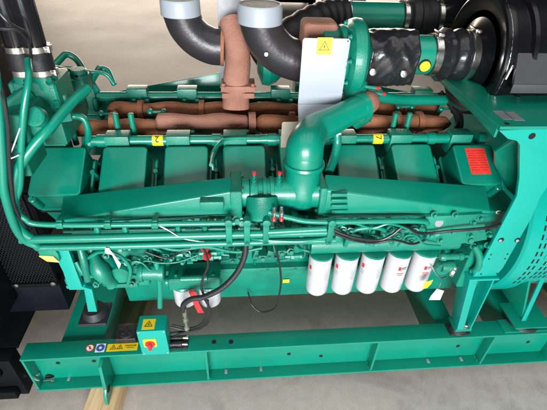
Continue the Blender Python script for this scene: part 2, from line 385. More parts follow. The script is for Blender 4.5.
NV = V((0, -.5, .866)); VV = V((0, .866, .5))
def mir(p): return V((p[0], 2 * YC - p[1], p[2]))
def rrect(c, u, v, a, b_, rc, k=4):
    out = []
    for sx, sy, a0 in ((1, 1, 0), (-1, 1, 90), (-1, -1, 180), (1, -1, 270)):
        for i in range(k + 1):
            t = math.radians(a0 + i * 90 / k); out.append(c + u * (sx * (a - rc) + math.cos(t) * rc) + v * (sy * (b_ - rc) + math.sin(t) * rc))
    return out
PITCH = .1935
def bank(side):
    s = 1 if side == 0 else -1
    def mp(p): p = V(p); return p if side == 0 else mir(p)
    v = VV if side == 0 else V((0, -.866, .5)); n = NV if side == 0 else V((0, .5, .866))
    for i in range(8):
        X = -.619 + .064 + i * PITCH + (-.020, -.008, 0, 0, 0, 0, .010, .040)[i]
        c = mp((X, 1.168, 1.107))
        # head
        g = NB(); obox(g, c - n * .185, XR, v, n, .080, .088, .075, .006)
        obox(g, c - n * .150 - v * .085, XR, v, n, .055, .012, .03, .004)
        h = O('cylinder_head', g, 'cast', G)
        for k, (dx, dv) in enumerate(((-.072, -.07), (.072, -.07), (-.072, .0), (.072, .0), (-.072, .07), (.072, .07))):
            q = NB(); bolt(q, c - n * .110 + XR * dx + v * dv, n, .0075, .012); sub('bolt', q, 'cast', h)
        # cover
        g = NB(); a, bb = (.080 if i == 0 else .072, .088) if i < 7 else (.074, .080)
        if i == 7: c = c + n * .006
        cr = .016 if i in (0, 2, 3, 7) else .006
        top = rrect(c, XR, v, a, bb, .014)
        prism(g, top, -n * .095, .0075, 4)
        prism(g, rrect(c - n * .095, XR, v, a + .007, bb + .006, .014), -n * .018, .003)
        for sx in (-1, 1):
            lathe(g, c + XR * sx * (a - .012) - v * (bb + .004) - n * .012, n, [(-.06, .013), (.0, .013), (.003, .010)], 16)
        cv = O('rocker_cover', g, 'teal', G, 'teal rocker cover with red warning label' if (i == 7 and side == 0) else None)
        q = NB(); prism(q, rrect(c - n * .1135, XR, v, a + .010, bb + .009, .014), -n * .003); sub('gasket', q, 'rubber', cv)
        for sx in (-1, 1):
            q = NB(); bolt(q, c + XR * sx * (a - .012) - v * (bb + .004) - n * .009, n, .006, .006); sub('bolt', q, 'teal', cv)
        if side == 0 and i == 7:
            q = NB(); r0 = XR.copy(); sheet(q, c + n * .0003 + v * .012 + XR * .004, r0, v, .036, .052, .0006); lab = sub('warning_label', q, 'redlabel', cv)
            # dim printed rows
            q = NB()
            for row in range(9):
                for colm in (-1, 1):
                    wd = .010 + .004 * ((row * 7 + colm) % 3)
                    sheet(q, c + n * .0011 + v * (.052 - row * .0095) + XR * (.004 + colm * .017), XR, v, wd, .0011, .0003)
            o = _O('print', q, 'lightink', cv); o.data.transform(Matrix.Translation(-G.location))
        # cooling water outlet saddle over the pipe
        g = NB(); cc = mp((X - .030, 1.285, 1.150)); box(g, (cc.x - .040, cc.y - .028, 1.10), (cc.x + .040, cc.y + .026, 1.178 if side == 0 else 1.192), .004)
        w_ = O('water_outlet', g, 'cast', G)
        q = NB(); hs = .085 if (side == 0 and i in (1, 6)) else .018
        lathe(q, cc + V((-.010, s * .05, -.01)), ZU, [(-.03, .010), (hs, .010), (hs + .003, .007)], 14); sub('stud', q, 'cast', w_)
        q = NB(); lathe(q, cc + V((.042, s * .05, -.01)), ZU, [(-.03, .010), (hs, .010), (hs + .003, .007)], 14); sub('stud', q, 'cast', w_)
        # injector drain pipe between covers
        if i < 7:
            g = NB(); p = c + XR * PITCH * .5
            tube(g, round_path([p - n * .09 + v * .07, p - n * .04 + v * .06, p - n * .045 - v * .05, p - n * .12 - v * .09], .02), .005, 8)
            lathe(g, p - n * .05 + v * .01, n, [(-.03, .012), (.0, .012), (.006, .008), (.02, .008)], 6)
            lathe(g, p - n * .06 - v * .045, n, [(-.03, .010), (.0, .010), (.006, .007), (.014, .007)], 6)
            O('injector_pipe', g, 'cast', G)
    # water pipe
    x0 = at(92, 140, 1.29).x if side == 0 else -.66
    x1 = .83 if side == 0 else .95
    y = 1.285; g = NB(); tube(g, [mp((x0, y, 1.150)), mp((x1, y, 1.150))], .0175 if side == 0 else .020, 18)
    wp = O('water_pipe', g, 'teal', G)
    for X in [x0 + .02 + k * .193 for k in range(8)]:
        if side == 0 and min(abs(X + .015 - at(157, 140, 1.27).x), abs(X + .015 - at(378, 140, 1.27).x)) < .055: continue
        q = NB(); lathe(q, mp((X, y, 1.150)), XR, [(0, .0215), (.03, .0215)], 18); sub('coupling', q, 'teal', wp)
    return wp
WP = bank(0); WPF = bank(1)
for px, L in ((157, '2'), (378, '7')):
    q = NB(); X = at(px, 140, 1.27).x; lathe(q, (X - .017, 1.285, 1.150), XR, [(0, .0186), (.036, .0186)], 24)
    sub('number_sticker', q, 'yellow', WP)
    d = V((0, -.75, .66)); subtext('number', L, .03, V((X, 1.285, 1.150)) + d * .0190, (0, -.66, -.75) if L != '2' else (-1, 0, 0), XR if L != '2' else (0, -.66, -.75), 'ink', WP)

# elbow at the left end of the near water pipe
g = NB(); tube(g, round_path([at(92, 141, 1.285), at(87, 146, 1.28), at(84, 152, 1.25)], .02), .016); O('pipe_elbow', g, 'cast', G)

# --- exhaust manifolds in the valley
def exh(y, z, x0, x1, m, r, name='exhaust_manifold'):
    g = NB(); n = 60; path = [V((x0 + (x1 - x0) * k / n, y, z)) for k in range(n + 1)]
    def rf(t):
        u = (t * (x1 - x0) / PITCH) % 1.0
        e = min(1, min(t, 1 - t) * 20 + .55)
        return (r + .004 * math.sin(u * 2 * math.pi)) * e
    tube(g, path, r, 22, rf, .9); return O(name, g, m, G)
Z1 = at(200, 123.5, 1.42).z; Z4 = at(140, 111, 1.56).z
e1 = exh(1.42, Z1, at(155, 124, 1.40).x, at(249, 124, 1.40).x, 'rust', .036)
for px in (252,):
    q = NB(); X = at(px, 124, 1.4).x; lathe(q, (X - .012, 1.42, Z1), XR, [(0, .030), (0, .042), (.026, .042), (.026, .030)], 26); sub('clamp', q, 'rust', e1)
e2 = exh(1.42, Z1 - .004, at(256, 124, 1.4).x, at(452, 118, 1.4).x, 'darkrust', .034)
e3 = exh(1.42, Z1 - .014, at(62, 124, 1.4).x, at(160, 124, 1.4).x, 'darkrust', .030)
e4 = exh(1.56, Z4, at(108, 112, 1.55).x, at(300, 112, 1.55).x, 'darkrust', .034)
e5 = exh(1.56, Z4, at(330, 112, 1.55).x, at(440, 112, 1.55).x, 'darkrust', .034)
for (px, y, o) in ((290, 1.405, e2), (396, 1.405, e2), (418, 1.405, e2), (110, 1.41, e3), (140, 1.55, e4), (200, 1.55, e4), (400, 1.55, e5)):
    q = NB(); X = at(px, 120, y).x; lathe(q, (X, 1.42 if y < 1.5 else 1.56, Z1 if y < 1.5 else Z4), XR, [(0, .034), (0, .043), (.02, .043), (.02, .034)], 26); sub('clamp', q, 'darkrust', o)
# exhaust riser
g = NB(); pth = [at(236, 108, 1.48), at(236, 84, 1.50), at(238, 60, 1.52), at(236, 40, 1.55), at(230, 20, 1.60)]
tube(g, spline(pth, 8), .048, 24, lambda t: .052 - .012 * t, .9)
RI = O('exhaust_riser', g, 'rust', G)
q = NB(); c = at(238, 85, 1.497); obox(q, c, XR, YB, ZU, .063, .045, .011, .004); obox(q, c + V((0, 0, -.026)), XR, YB, ZU, .060, .043, .010, .004); sub('flange', q, 'rust', RI)
q = NB()
for sx in (-1, 1): bolt(q, c + V((sx * .054, -.038, .010)), ZU, .008, .010)
sub('bolt', q, 'rust', RI)

# --- black exhaust elbows with their plastic caps
def elbow(pts, r, end, name='exhaust_elbow'):
    g = NB(); path = spline(pts, 10); tube(g, path, r, 36)
    o = O(name, g, 'iron', G, None, 40)
    d = (path[-1] - path[-2]).normalized()
    q = NB(); tube(q, [path[0], path[0] + (path[1] - path[0]).normalized() * .012], r * 1.03, 36); sub('weld_ring', q, 'darkrust', o)
    return o, path[-1], V((0, 0, 1))
def pcap(c, d, r, h, par):
    bm = NB(); lathe(bm, (0, 0, 0), ZU, [(0, r * 1.0), (.002, r * 1.045), (h - .006, r * 1.03), (h, r * .98), (h + .0005, r * .90), (h - .002, r * .89), (h - .002, 0)], 48)
    for f in bm.faces:
        if f.calc_center_median().z > h - .003 and f.calc_center_median().xy.length < r * .9: f.material_index = 1
    bmesh.ops.translate(bm, verts=bm.verts, vec=V(c) - G.location)
    return _O('plastic_cap', bm, ['cap', 'captop'], par, None, 30)
def xz(px, py, y): return at(px, py, y)
E1, c1, d1 = elbow([at(224, 47, 1.60), at(212, 46, 1.60), at(198, 39, 1.60), at(187, 27, 1.60), at(181.5, 13, 1.60), at(180.5, 8, 1.60)], .066, None)
pcap(c1 - V((0, 0, .022)), d1, .0675, .055, E1)
E2, c2, d2 = elbow([at(309, 62, 1.42), at(298, 61, 1.42), at(281, 54, 1.42), at(268, 41, 1.42), at(261.5, 26, 1.42), at(260, 14, 1.42)], .068, None)
pcap(c2 - V((0, 0, .026)), d2, .070, .058, E2)
for o, pts in ((E1, ((182, 41), (196, 42), (204, 57), (212, 56))), (E2, ((267, 56),))):
    for px, py in pts:
        pass
q = NB(); p = at(267, 54, 1.355); lathe(q, p, V((-.3, -1, .2)), [(-.01, .0065), (.012, .0065)], 12); sub('plug', q, 'steel', E2)

# --- grey heat shield behind the riser, white heat shield in front of the turbocharger
g = NB(); A = at(217, 0, 1.66); B = at(241, 0, 1.66); zb = at(218, 92, 1.66).z
prism(g, [(A.x, 1.66, zb), (B.x - .03, 1.66, zb), (B.x, 1.66, zb + .1), (B.x, 1.66, A.z + .10), (A.x, 1.66, A.z + .10)], (0, .003, 0), .0008); O('heat_shield', g, 'greysheet', G, 'grey heat shield behind the rusty riser')
Yp = 1.27
g = NB(); a = at(303, 38, Yp); c = at(351, 38, Yp); d_ = at(344.5, 104, Yp); x0, x1, zt, zb = a.x, c.x, a.z, d_.z
pts = [V((x0, Yp, zb)), V((x1 - .003, Yp, zb)), V((x1, Yp, zt - .006)), V((x1 - .006, Yp, zt)), V((x0 + .006, Yp, zt)), V((x0, Yp, zt - .006))]
prism(g, pts, (0, .003, 0), .0006)
pts = [V((x0, Yp, zb - .0005)), V((x1 - .003, Yp, zb - .0005)), V((x1 - .003, Yp - .045, zb - .05)), V((x0, Yp - .045, zb - .05))]
prism(g, pts, (0, .002, -.002), .0004)
HS = O('heat_shield', g, 'shield', G, 'white sheet metal heat shield with yellow warning sticker')
q = NB(); cs = at(324.5, 46, Yp - .0003); sheet(q, cs, XR, ZU, .0235, .025, .0006); sub('warning_sticker', q, 'ybright', HS)
subsign(cs + V((0, -.0008, -.003)), XR, ZU, .019, HS)
for px, py in ((348, 41),):
    q = NB(); p = at(px, py, Yp); lathe(q, p, (0, -1, 0), [(0, .0025), (.0004, .0025)], 10); sub('rivet', q, 'ink', HS)
g = NB(); A = at(282, 122, 1.235); B = at(301, 122, 1.235); C_ = at(284, 165, 1.235)
prism(g, [(A.x, 1.235, C_.z), (B.x, 1.235, C_.z), (B.x, 1.235, A.z - .005), (B.x - .005, 1.235, A.z), (A.x + .005, 1.235, A.z), (A.x, 1.235, A.z - .005)], (0, .003, 0), .0006)
O('shield_bracket', g, 'tanplate', G)

# --- near intake manifold halves
def manifold(xl, xr, left):
    g = NB(); secs = []
    if left:
        A = [at(59, 223, 1.0), at(59, 221, 1.0), at(63, 196, 1.10), None]; B = [at(231, 214, .99), at(231, 192, 1.0), at(231, 177, 1.06), None]
    else:
        A = [at(325, 214, .99), at(325, 190, 1.0), at(325, 174, 1.06), None]; B = [at(491, 214, 1.0), at(491, 211.5, 1.0), at(486, 186, 1.10), None]
    for q in (A, B): q[3] = V((q[2].x, q[2].y + .03, q[0].z - .01)); q[0].x = q[1].x
    hexa(g, [A[0], B[0], B[3], A[3], A[1], B[1], B[2], A[2]], .006, 3)
    o = O('intake_manifold', g, 'teal', G)
    # bottom flange lip with studs
    q = NB(); z = (A[0].z + B[0].z) / 2; 
    hexa(q, [A[0] + V((.0, -.006, -.012)), B[0] + V((0, .002, -.012)), B[0] + V((0, .08, -.012)), A[0] + V((0, .08, -.012)), A[0] + V((0, -.006, -.002)), B[0] + V((0, .002, -.002)), B[0] + V((0, .08, -.002)), A[0] + V((0, .08, -.002))], .002)
    sub('flange', q, 'cast', o)
    for k in range(9):
        t = (k + .5) / 9; p = A[0].lerp(B[0], t) + V((0, .004, -.012))
        q = NB(); lathe(q, p, (0, 0, -1), [(0, .009), (.006, .009), (.006, .006), (.020, .006), (.020, .0035), (.026, .0035)], 8); sub('stud', q, 'cast', o)
    return o, A, B
ML, LA, LB = manifold(0, 0, True); MR, RA, RB = manifold(0, 0, False)
# raised pad on the right half, beside the joint
q = NB(); 
for k in range(4):
    p = at(339, 194 + k * 5.5, .992); obox(q, p, XR, YB, ZU, .024 + .001 * k, .008, .0055, .002)
sub('rib', q, 'teal', MR)
q = NB(); p = at(222, 201, .985); obox(q, p + V((-.03, 0, -.01)), XR, YB, ZU, .035, .014, .016, .004); sub('rib', q, 'cast', ML)

# --- centre joint: flanges, couplings, tee, charge-air pipe
AY = 1.055; AZ = at(262, 192, AY).z
g = NB()
xa, xb = at(230, 190, 1.03).x, at(242, 190, 1.03).x
box(g, (xa, 1.0 - .008, AZ - .062), (xb, 1.11, AZ + .046), .006, 3)
JL = O('joint_flange', g, 'cast', G)
for zz in (-.05, .036):
    for yy in (-.001,):
        q = NB(); bolt(q, (xb + .0, 1.004 + .012, AZ + zz), XR, .006, .006); sub('bolt', q, 'cast', JL)
        q = NB(); bolt(q, (xb + .0, 1.09, AZ + zz), XR, .006, .006); sub('bolt', q, 'cast', JL)
def X_(px): return at(px, 190, AY).x
g = NB(); prof = [(X_(242), .046), (X_(249), .046), (X_(249.5), .040), (X_(250), .051), (X_(257), .051), (X_(257.5), .043), (X_(262), .043), (X_(262.5), .049), (X_(266), .049), (X_(266.5), .044), (X_(269), .044), (X_(269.5), .050), (X_(273), .050), (X_(273.5), .046), (X_(284), .047), (X_(292), .050)]
lathe(g, (0, AY, AZ), XR, prof, 40); CP = O('pipe_coupling', g, 'teal', G)
for px in (253.5, 277.5):
    q = NB(); X = X_(px); p = V((X, AY - .022, AZ + .044)); u = V((0, -.25, 1)).normalized()
    lathe(q, p, u, [(-.02, .011), (.008, .011), (.010, .006), (.020, .006), (.020, .009), (.026, .009), (.026, .0045), (.045, .0045)], 12); v_ = sub('air_valve', q, 'cast', CP)
    q = NB(); lathe(q, p + u * .045, u, [(0, .0045), (.001, .0058), (.008, .0058), (.010, .003)], 12); sub('valve_cap', q, 'red', CP)
g = NB(); TX = at(303, 180, AY).x
lathe(g, (TX, AY + .01, AZ - .03), ZU, [(-.03, .03), (-.018, .048), (.0, .060), (.022, .0665), (.040, .0655), (.060, .060), (.080, .0555), (.10, .0545), (.118, .056), (.122, .062), (.130, .062)], 40)
lathe(g, (X_(288), AY, AZ), XR, [(0, .050), (X_(318) - X_(288), .052)], 36)
TE = O('air_tee', g, 'teal', G)
g = NB(); xa2, xb2 = at(318, 190, 1.03).x, at(325, 190, 1.03).x
box(g, (xa2, .992, AZ - .062), (xb2, 1.11, AZ + .052), .006, 3); JR = O('joint_flange', g, 'cast', G)
for zz in (-.05, .04):
    q = NB(); bolt(q, (xa2, 1.004 + .012, AZ + zz), -XR, .006, .006); sub('bolt', q, 'cast', JR)
# pipe
g = NB(); base = V((TX, AY + .01, AZ + .100))
pts = [base, base + V((0, .003, .022)), base + V((.003, .016, .055)), at(313, 131, 1.145), at(328, 123, 1.18), at(345, 114.5, 1.215), at(362, 107, 1.25)]
tube(g, spline(pts, 10), .055, 36, lambda t: .057 - .014 * min(1, max(0, t - .3) / .5))
CA = O('charge_air_pipe', g, 'teal', G)
q = NB(); lathe(q, base + V((0, 0, -.004)), V((0, .03, 1)), [(-.006, .054), (-.006, .0625), (.002, .065), (.010, .0625), (.010, .054)], 44); sub('clamp_band', q, 'teal', CA)
q = NB(); e_ = pts[-1]; dd = (pts[-1] - pts[-2]).normalized()
lathe(q, e_, dd, [(-.012, .040), (-.012, .046), (.006, .047), (.010, .042)], 36); sub('end_collar', q, 'teal', CA)
g = NB(); tube(g, spline([e_, e_ + dd * .03 + V((0, .01, 0)), e_ + dd * .045 + V((0, .04, -.015))], 6), .038, 28); O('hose_joint', g, 'rust', G, 'dusty pinkish joint at the end of the charge air pipe')

# --- turbocharger
TY = 1.37; tc_ = at(357, 57, TY)
g = NB(); lathe(g, tc_ - XR * .035, XR, [(-.03, .055), (-.028, .085), (-.015, .092), (-.008, .106), (.0, .117), (.016, .122), (.034, .120), (.046, .108), (.052, .088), (.060, .070), (.10, .066), (.104, .062)], 56)
TU = O('turbocharger', g, 'cast', G, 'teal turbocharger compressor housing')
q = NB(); lathe(q, tc_ - XR * .070, XR, [(0, .06), (0, .098), (.012, .101), (.018, .098), (.018, .06)], 48); sub('clamp_ring', q, 'cast', TU)
for k in range(9):
    a = math.radians(40 * k + 10); q = NB(); bolt(q, tc_ - XR * .052 + V((0, math.cos(a) * .108, math.sin(a) * .108)), -XR, .006, .008); sub('bolt', q, 'cast', TU)
q = NB(); tube(q, spline([tc_ + V((0, -.03, -.08)), tc_ + V((.0, -.07, -.13)), tc_ + V((.01, -.10, -.17)), e_ + V((.01, .03, 0))], 6), .042, 26); sub('outlet', q, 'cast', TU)
g = NB(); p = at(318, 34, 1.42); obox(g, p, XR, YB, ZU, .058, .05, .045, .022, 4); O('turbine_housing', g, 'rust', G)
g = NB(); lathe(g, at(335, 50, 1.40), XR, [(-.06, .06), (-.05, .075), (.02, .075), (.05, .05)], 32); O('bearing_housing', g, 'cast', G)

# --- intake pipe, film wrap, hump hose
IY = 1.37; I0 = at(360, 54, IY); I1 = at(485, 45, IY); IZ = I0.z
def IX(px): return at(px, 54, IY).x
g = NB(); tube(g, [(IX(362), IY, IZ), (IX(432), IY, IZ)], .063, 36); IP = O('air_intake_pipe', g, 'teal', G)
q = NB(); p = V((IX(419), IY - .062, IZ - .016)); dn = V((0, -.92, -.20)).normalized(); lathe(q, p, dn, [(-.01, .021), (.004, .021), (.004, .0175)], 24); sub('plug_rim', q, 'rubber', IP)
q = NB(); lathe(q, p + dn * .004, dn, [(0, .0175), (.005, .0165), (.006, 0)], 24); sub('yellow_cap', q, 'ybright', IP)
g = NB(); h0 = IX(428); hl = (at(468, 50, IY).x - h0) / .158; prof = [(h0 + a_ * hl, b_) for a_, b_ in ((0, .066), (.03, .067), (.036, .075), (.05, .086), (.064, .086), (.078, .076), (.086, .075), (.10, .083), (.118, .085), (.134, .080), (.14, .078), (.165, .079))]
lathe(g, (0, IY, IZ), XR, prof, 48)
for v_ in g.verts:
    a = math.atan2(v_.co.z - IZ, v_.co.y - IY); k = 1 + .018 * math.sin(a * 9 + v_.co.x * 60) + .012 * math.sin(a * 17); 
    v_.co.z = IZ + (v_.co.z - IZ) * k; v_.co.y = IY + (v_.co.y - IY) * k
HH = O('intake_hose', g, 'film', G)
for dx, r in ((.015 * hl, .070), (.153 * hl, .083)):
    q = NB(); clampband(q, (h0 + dx, IY, IZ), XR, r, .021); obox(q, (h0 + dx, IY - .02, IZ + r + .004), XR, YB, ZU, .009, .016, .006, .002)
    tube(q, [(h0 + dx, IY - .05, IZ + r + .006), (h0 + dx, IY + .02, IZ + r + .006)], .004, 8); sub('hose_clamp', q, 'steel', HH)

# --- air cleaner
AC0 = h0 + .160 * hl
g = NB(); prof = [(AC0, .0), (AC0, .074), (AC0 + .010, .080), (AC0 + .034, .122), (AC0 + .036, .130), (AC0 + .037, .134), (AC0 + .033, .142), (AC0 + .030, .146), (AC0 + .020, .178), (AC0 + .018, .190), (AC0 + .022, .198), (AC0 + .034, .2005), (AC0 + .050, .201), (AC0 + .055, .196), (AC0 + .095, .196), (AC0 + .10, .208), (AC0 + .112, .210), (AC0 + .118, .200), (AC0 + .17, .200), (AC0 + .172, .203), (AC0 + .180, .203), (AC0 + .182, .200), (AC0 + .62, .196), (AC0 + .64, .17), (AC0 + .64, 0)]
ACY = IY + .01; ACZ = IZ - .002
lathe(g, (0, ACY, ACZ), XR, prof, 72); AC = O('air_cleaner', g, 'drum', G)
q = NB(); lathe(q, (AC0 + .033, ACY, ACZ), XR, [(0, .194), (-.003, .196), (-.003, .199), (0, .2005)], 64); sub('rim', q, 'steel', AC)
q = NB(); px_ = at(509, 72, 1.17); obox(q, px_, V((.2, 0, 1)), V((1, 0, -.2)), YB, .022, .004, .004, .001); tube(q, [px_ + V((.004, 0, .02)), px_ + V((-.006, -.006, -.02))], .003, 8); sub('latch', q, 'steel', AC)
g = NB(); q0 = at(524, 56, 1.16); q1 = at(514, 84, 1.13)
hexa(g, [(q1.x, 1.13, q1.z - .0), (q1.x + .5, 1.13, q1.z), (q1.x + .5, 1.14, q1.z - .006), (q1.x, 1.14, q1.z - .006), (q0.x, 1.19, q0.z), (q0.x + .5, 1.19, q0.z), (q0.x + .5, 1.2, q0.z - .003), (q0.x, 1.2, q0.z - .003)], .001)
box(g, (q1.x - .002, 1.128, q1.z - .028), (q1.x + .5, 1.132, q1.z - .0005), .0008)
O('cleaner_bracket', g, 'darksheet', G)

# --- second (far) intake line: hose, pipe, hose, cleaner
FY = 1.90
def fx(px): return at(px, 18, FY).x
FZ = at(372, 18, FY).z; fl0 = at(240, 52, 1.75)
g = NB(); P = [at(262, 62, 1.72), at(285, 42, 1.78), at(310, 26, 1.84), at(328, 19, 1.88), V((fx(345), FY, FZ))]
tube(g, spline(P, 10), .07, 32, lambda t: .080 - .006 * t + .0025 * math.sin(t * 60)); FH = O('intake_hose', g, 'rubber', G, 'long black hose of the far intake line')
g = NB(); tube(g, [(fx(343), FY, FZ), (fx(403), FY, FZ)], .066, 36); O('air_intake_pipe', g, 'teal', G)
g = NB(); a0 = fx(399); lathe(g, (0, FY, FZ), XR, [(a0, .074), (a0 + .03, .075), (a0 + .04, .088), (a0 + .07, .09), (a0 + .08, .082), (a0 + .10, .082), (a0 + .11, .09), (a0 + .14, .09), (a0 + .15, .078), (a0 + .18, .078)], 40)
F2 = O('intake_hose', g, 'rubber', G, 'short ribbed black hose of the far intake line')
for X, r, o in ((fx(346), .073, FH), (fx(348) - .055, .078, FH), (a0 + .012, .078, F2), (a0 + .165, .082, F2)):
    q = NB(); clampband(q, (X, FY, FZ), XR, r, .018); obox(q, (X, FY - .02, FZ + r + .004), XR, YB, ZU, .01, .018, .006, .002); sub('hose_clamp', q, 'steel', o)
g = NB(); f0 = a0 + .172; lathe(g, (0, FY, FZ), XR, [(f0, 0), (f0, .074), (f0 + .07, .125), (f0 + .09, .165), (f0 + .1, .19), (f0 + .12, .195), (f0 + .125, .188), (f0 + .15, .188), (f0 + .154, .206), (f0 + .17, .206), (f0 + .176, .196), (f0 + .62, .196), (f0 + .64, 0)], 64)
O('air_cleaner', g, 'black', G)
# far turbo behind the second elbow
g = NB(); lathe(g, at(262, 60, 1.75), XR, [(-.02, .05), (.0, .10), (.03, .105), (.06, .09), (.09, .06)], 40); O('turbocharger', g, 'cast', G)

# --- far bank's intake manifold (mirror)
g = NB(); yb0 = 2 * YC - 1.0
hexa(g, [(-.53, yb0, 1.0), (.0, yb0, 1.0), (.0, yb0 - .12, 1.0), (-.53, yb0 - .12, 1.0), (-.53, yb0, 1.03), (.0, yb0, 1.16), (.0, yb0 - .09, 1.20), (-.53, yb0 - .10, 1.10)], .006); O('intake_manifold', g, 'teal', G)
g = NB(); hexa(g, [(.28, yb0, 1.0), (.84, yb0, 1.0), (.84, yb0 - .12, 1.0), (.28, yb0 - .12, 1.0), (.28, yb0, 1.16), (.84, yb0, 1.03), (.84, yb0 - .10, 1.10), (.28, yb0 - .09, 1.20)], .006); O('intake_manifold', g, 'teal', G)

# --- runs of pipe along the near side
def run(name, px, r, m='teal', parent=G, seg=14, rad=.03, sp=False, label=None):
    g = NB(); P = [at(a, b_, y) for a, b_, y in px]
    tube(g, spline(P, 8) if sp else round_path(P, rad), r, seg); return (O if parent is G else sub)(name, g, m, parent, label)
run('fuel_pipe', [(28, 60, 1.05), (29, 78, 1.0), (24, 110, .97), (21, 150, .96), (20, 185, .955), (16, 203, .955), (24, 218, .955), (58, 225, .955), (235, 223, .955)], .0085, sp=True)
run('fuel_pipe', [(268, 212, .965), (290, 218, .96), (320, 222, .955), (415, 221, .955), (428, 224, .965)], .0085, sp=True)
T1 = run('coolant_pipe', [(88, 88, 1.15), (74, 100, 1.1), (52, 125, 1.02), (32, 148, .98), (17, 172, .96), (13, 195, .95), (16, 222, .95), (30, 237, .95), (48, 239, .95), (330, 232, .95)], .0130, seg=20, sp=True)
T2 = run('coolant_pipe', [(-12, 30, 1.0), (-2, 100, .96), (2, 160, .94), (5, 195, .93), (18, 232, .94), (36, 245, .95), (70, 247, .955), (335, 240, .955)], .0115, seg=18, sp=True)
run('oil_pipe', [(64, 230, 1.01), (240, 228, 1.01)], .010)
run('oil_pipe', [(190, 234.5, .99), (236, 236, .975), (262, 240, .94), (300, 241.5, .93), (330, 237.5, .94)], .0045, 'teal', seg=8, sp=True)
run('oil_pipe', [(268, 232, .94), (326, 229, .94)], .0105)
# brackets over the pipes
for px in (60, 108, 155):
    g = NB(); p = at(px, 224, .955); obox(g, p, XR, YB, ZU, .010, .011, .0105, .003); obox(g, p + V((0, .012, .010)), XR, YB, ZU, .008, .014, .003, .001); O('pipe_clamp', g, 'cast', G)
for px in (229, 247, 266, 330):
    g = NB(); p = at(px, 233, .94); obox(g, p + V((0, .004, 0)), XR, YB, ZU, .010, .012, .045, .005)
    lathe(g, p + V((0, .0, .046)), (0, -1, 0), [(-.01, .012), (.012, .012), (.013, .008)], 14)
    pc = O('pipe_bracket', g, 'cast', G)
    for dz in (-.034, .034): q = NB(); bolt(q, p + V((0, -.008, dz)), (0, -1, 0), .005, .006); sub('bolt', q, 'cast', pc)
for px in (97, 125, 178, 205): 
    g = NB(); p = at(px, 229, .965); lathe(g, p, (0, 0, -1), [(-.012, .006), (.0, .010), (.012, .010), (.014, .006), (.03, .006)], 8); O('pipe_stud', g, 'cast', G)
# round flanged outlet under the tee
g = NB(); p = at(262, 212, 1.0); lathe(g, p, V((0, -.5, -.87)), [(-.05, .05), (0, .05), (.012, .056), (.02, .056), (.024, .03)], 36); O('drain_housing', g, 'cast', G)
for px in (274, 281.5):
    g = NB(); p = at(px, 211, .955); u = V((0, -.35, -.94)); lathe(g, p, u, [(-.012, .005), (0, .006), (.004, .008), (.010, .008), (.012, .005), (.018, .005)], 10)
    vv = O('drain_valve', g, 'steel', G)
    q = NB(); lathe(q, p + u * .018, u, [(0, .005), (.002, .0062), (.013, .0062), (.015, .004)], 12); sub('valve_cap', q, 'red', vv)
# block-side bosses behind the pipes
for i in range(16):
    X = BX0 + .06 + i * .098; g = NB(); zz = .865 + .02 * math.sin(i * 2.3)
    lathe(g, (X, 1.115, zz), (0, -1, 0), [(0, .024), (.012, .022), (.014, .014), (.03, .013), (.032, .009), (.040, .009)], 16); O('side_boss', g, 'cast', G)
g = NB(); box(g, (BX0 + .02, 1.06, .90), (BX1 - .04, 1.17, .945), .008); 
box(g, (BX0 + .02, 1.04, .95), (BX1 - .04, 1.17, 1.0), .008); O('cam_housing', g, 'cast', G)

# --- oil filters
fx_ = [(318, 276), (342, 276), (366.5, 275), (392, 274), (419, 270)]
g = NB(); FYY = 1.035; ztop = .832
xs = [at(a, b_, FYY).x for a, b_ in fx_]
sp_ = (xs[4] - xs[0]) / 4
tube(g, [(xs[0] - .045, FYY + .004, ztop + .046), (xs[4] + .10, FYY + .004, ztop + .046)], .038, 24)
box(g, (xs[0] - .05, FYY + .0, ztop + .0), (xs[4] + .07, FYY + .09, ztop + .05), .01, 3)
FHD = O('filter_head', g, 'cast', G)
for i in range(5):
    X = xs[0] + i * sp_
    q = NB(); lathe(q, (X, FYY, ztop), ZU, [(-.002, .038), (-.002, .0435), (.006, .0440), (.010, .034)], 36); sub('filter_cup', q, 'cast', FHD)
    for dx in (-.03, .03):
        q = NB(); bolt(q, (X + dx + .01, FYY - .014, ztop + .055), (0, -.6, .8), .006, .006); sub('bolt', q, 'cast', FHD)
    g = NB(); lathe(g, (X, FYY, ztop - .005), (0, 0, -1), [(0, .038), (.004, .0405), (.008, .0415), (.168, .0415), (.178, .040), (.186, .034), (.190, .024), (.191, 0)], 44)
    f = O('oil_filter', g, 'white', G)
    # printing wrapped on the can
    def wrap(a0, a1, z0, z1, m, nm, R=.0417):
        q = NB(); n = 6; ring = []
        for k in range(n + 1):
            a = math.radians(a0 + (a1 - a0) * k / n)
            ring.append(((X + math.sin(a) * R, FYY - math.cos(a) * R, z0), (X + math.sin(a) * R, FYY - math.cos(a) * R, z1)))
        for k in range(n): q.faces.new([q.verts.new(v_) for v_ in (ring[k][0], ring[k + 1][0], ring[k + 1][1], ring[k][1])])
        return sub(nm, q, m, f)
    zt_ = ztop - .01
    if i in (3, 4):
        wrap(-12, 2, zt_ - .052, zt_ - .034, 'red', 'emblem'); wrap(4, 34, zt_ - .042, zt_ - .038, 'ink', 'print'); wrap(4, 30, zt_ - .049, zt_ - .046, 'ink', 'print')
        wrap(-14, 22, zt_ - .070, zt_ - .066, 'red', 'print'); wrap(-10, 18, zt_ - .078, zt_ - .075, 'red', 'print')
    else:
        for a0, z0, h_ in ((18, .04, .05), (27, .05, .045), (36, .035, .06)):
            wrap(a0, a0 + 3, zt_ - z0 - h_, zt_ - z0, 'greysheet', 'print')
        wrap(-72, -56, zt_ - .05, zt_ - .03, 'red', 'emblem'); 
        for z0 in (.06, .068, .076): wrap(-70, -52, zt_ - z0 - .003, zt_ - z0, 'greysheet', 'print')

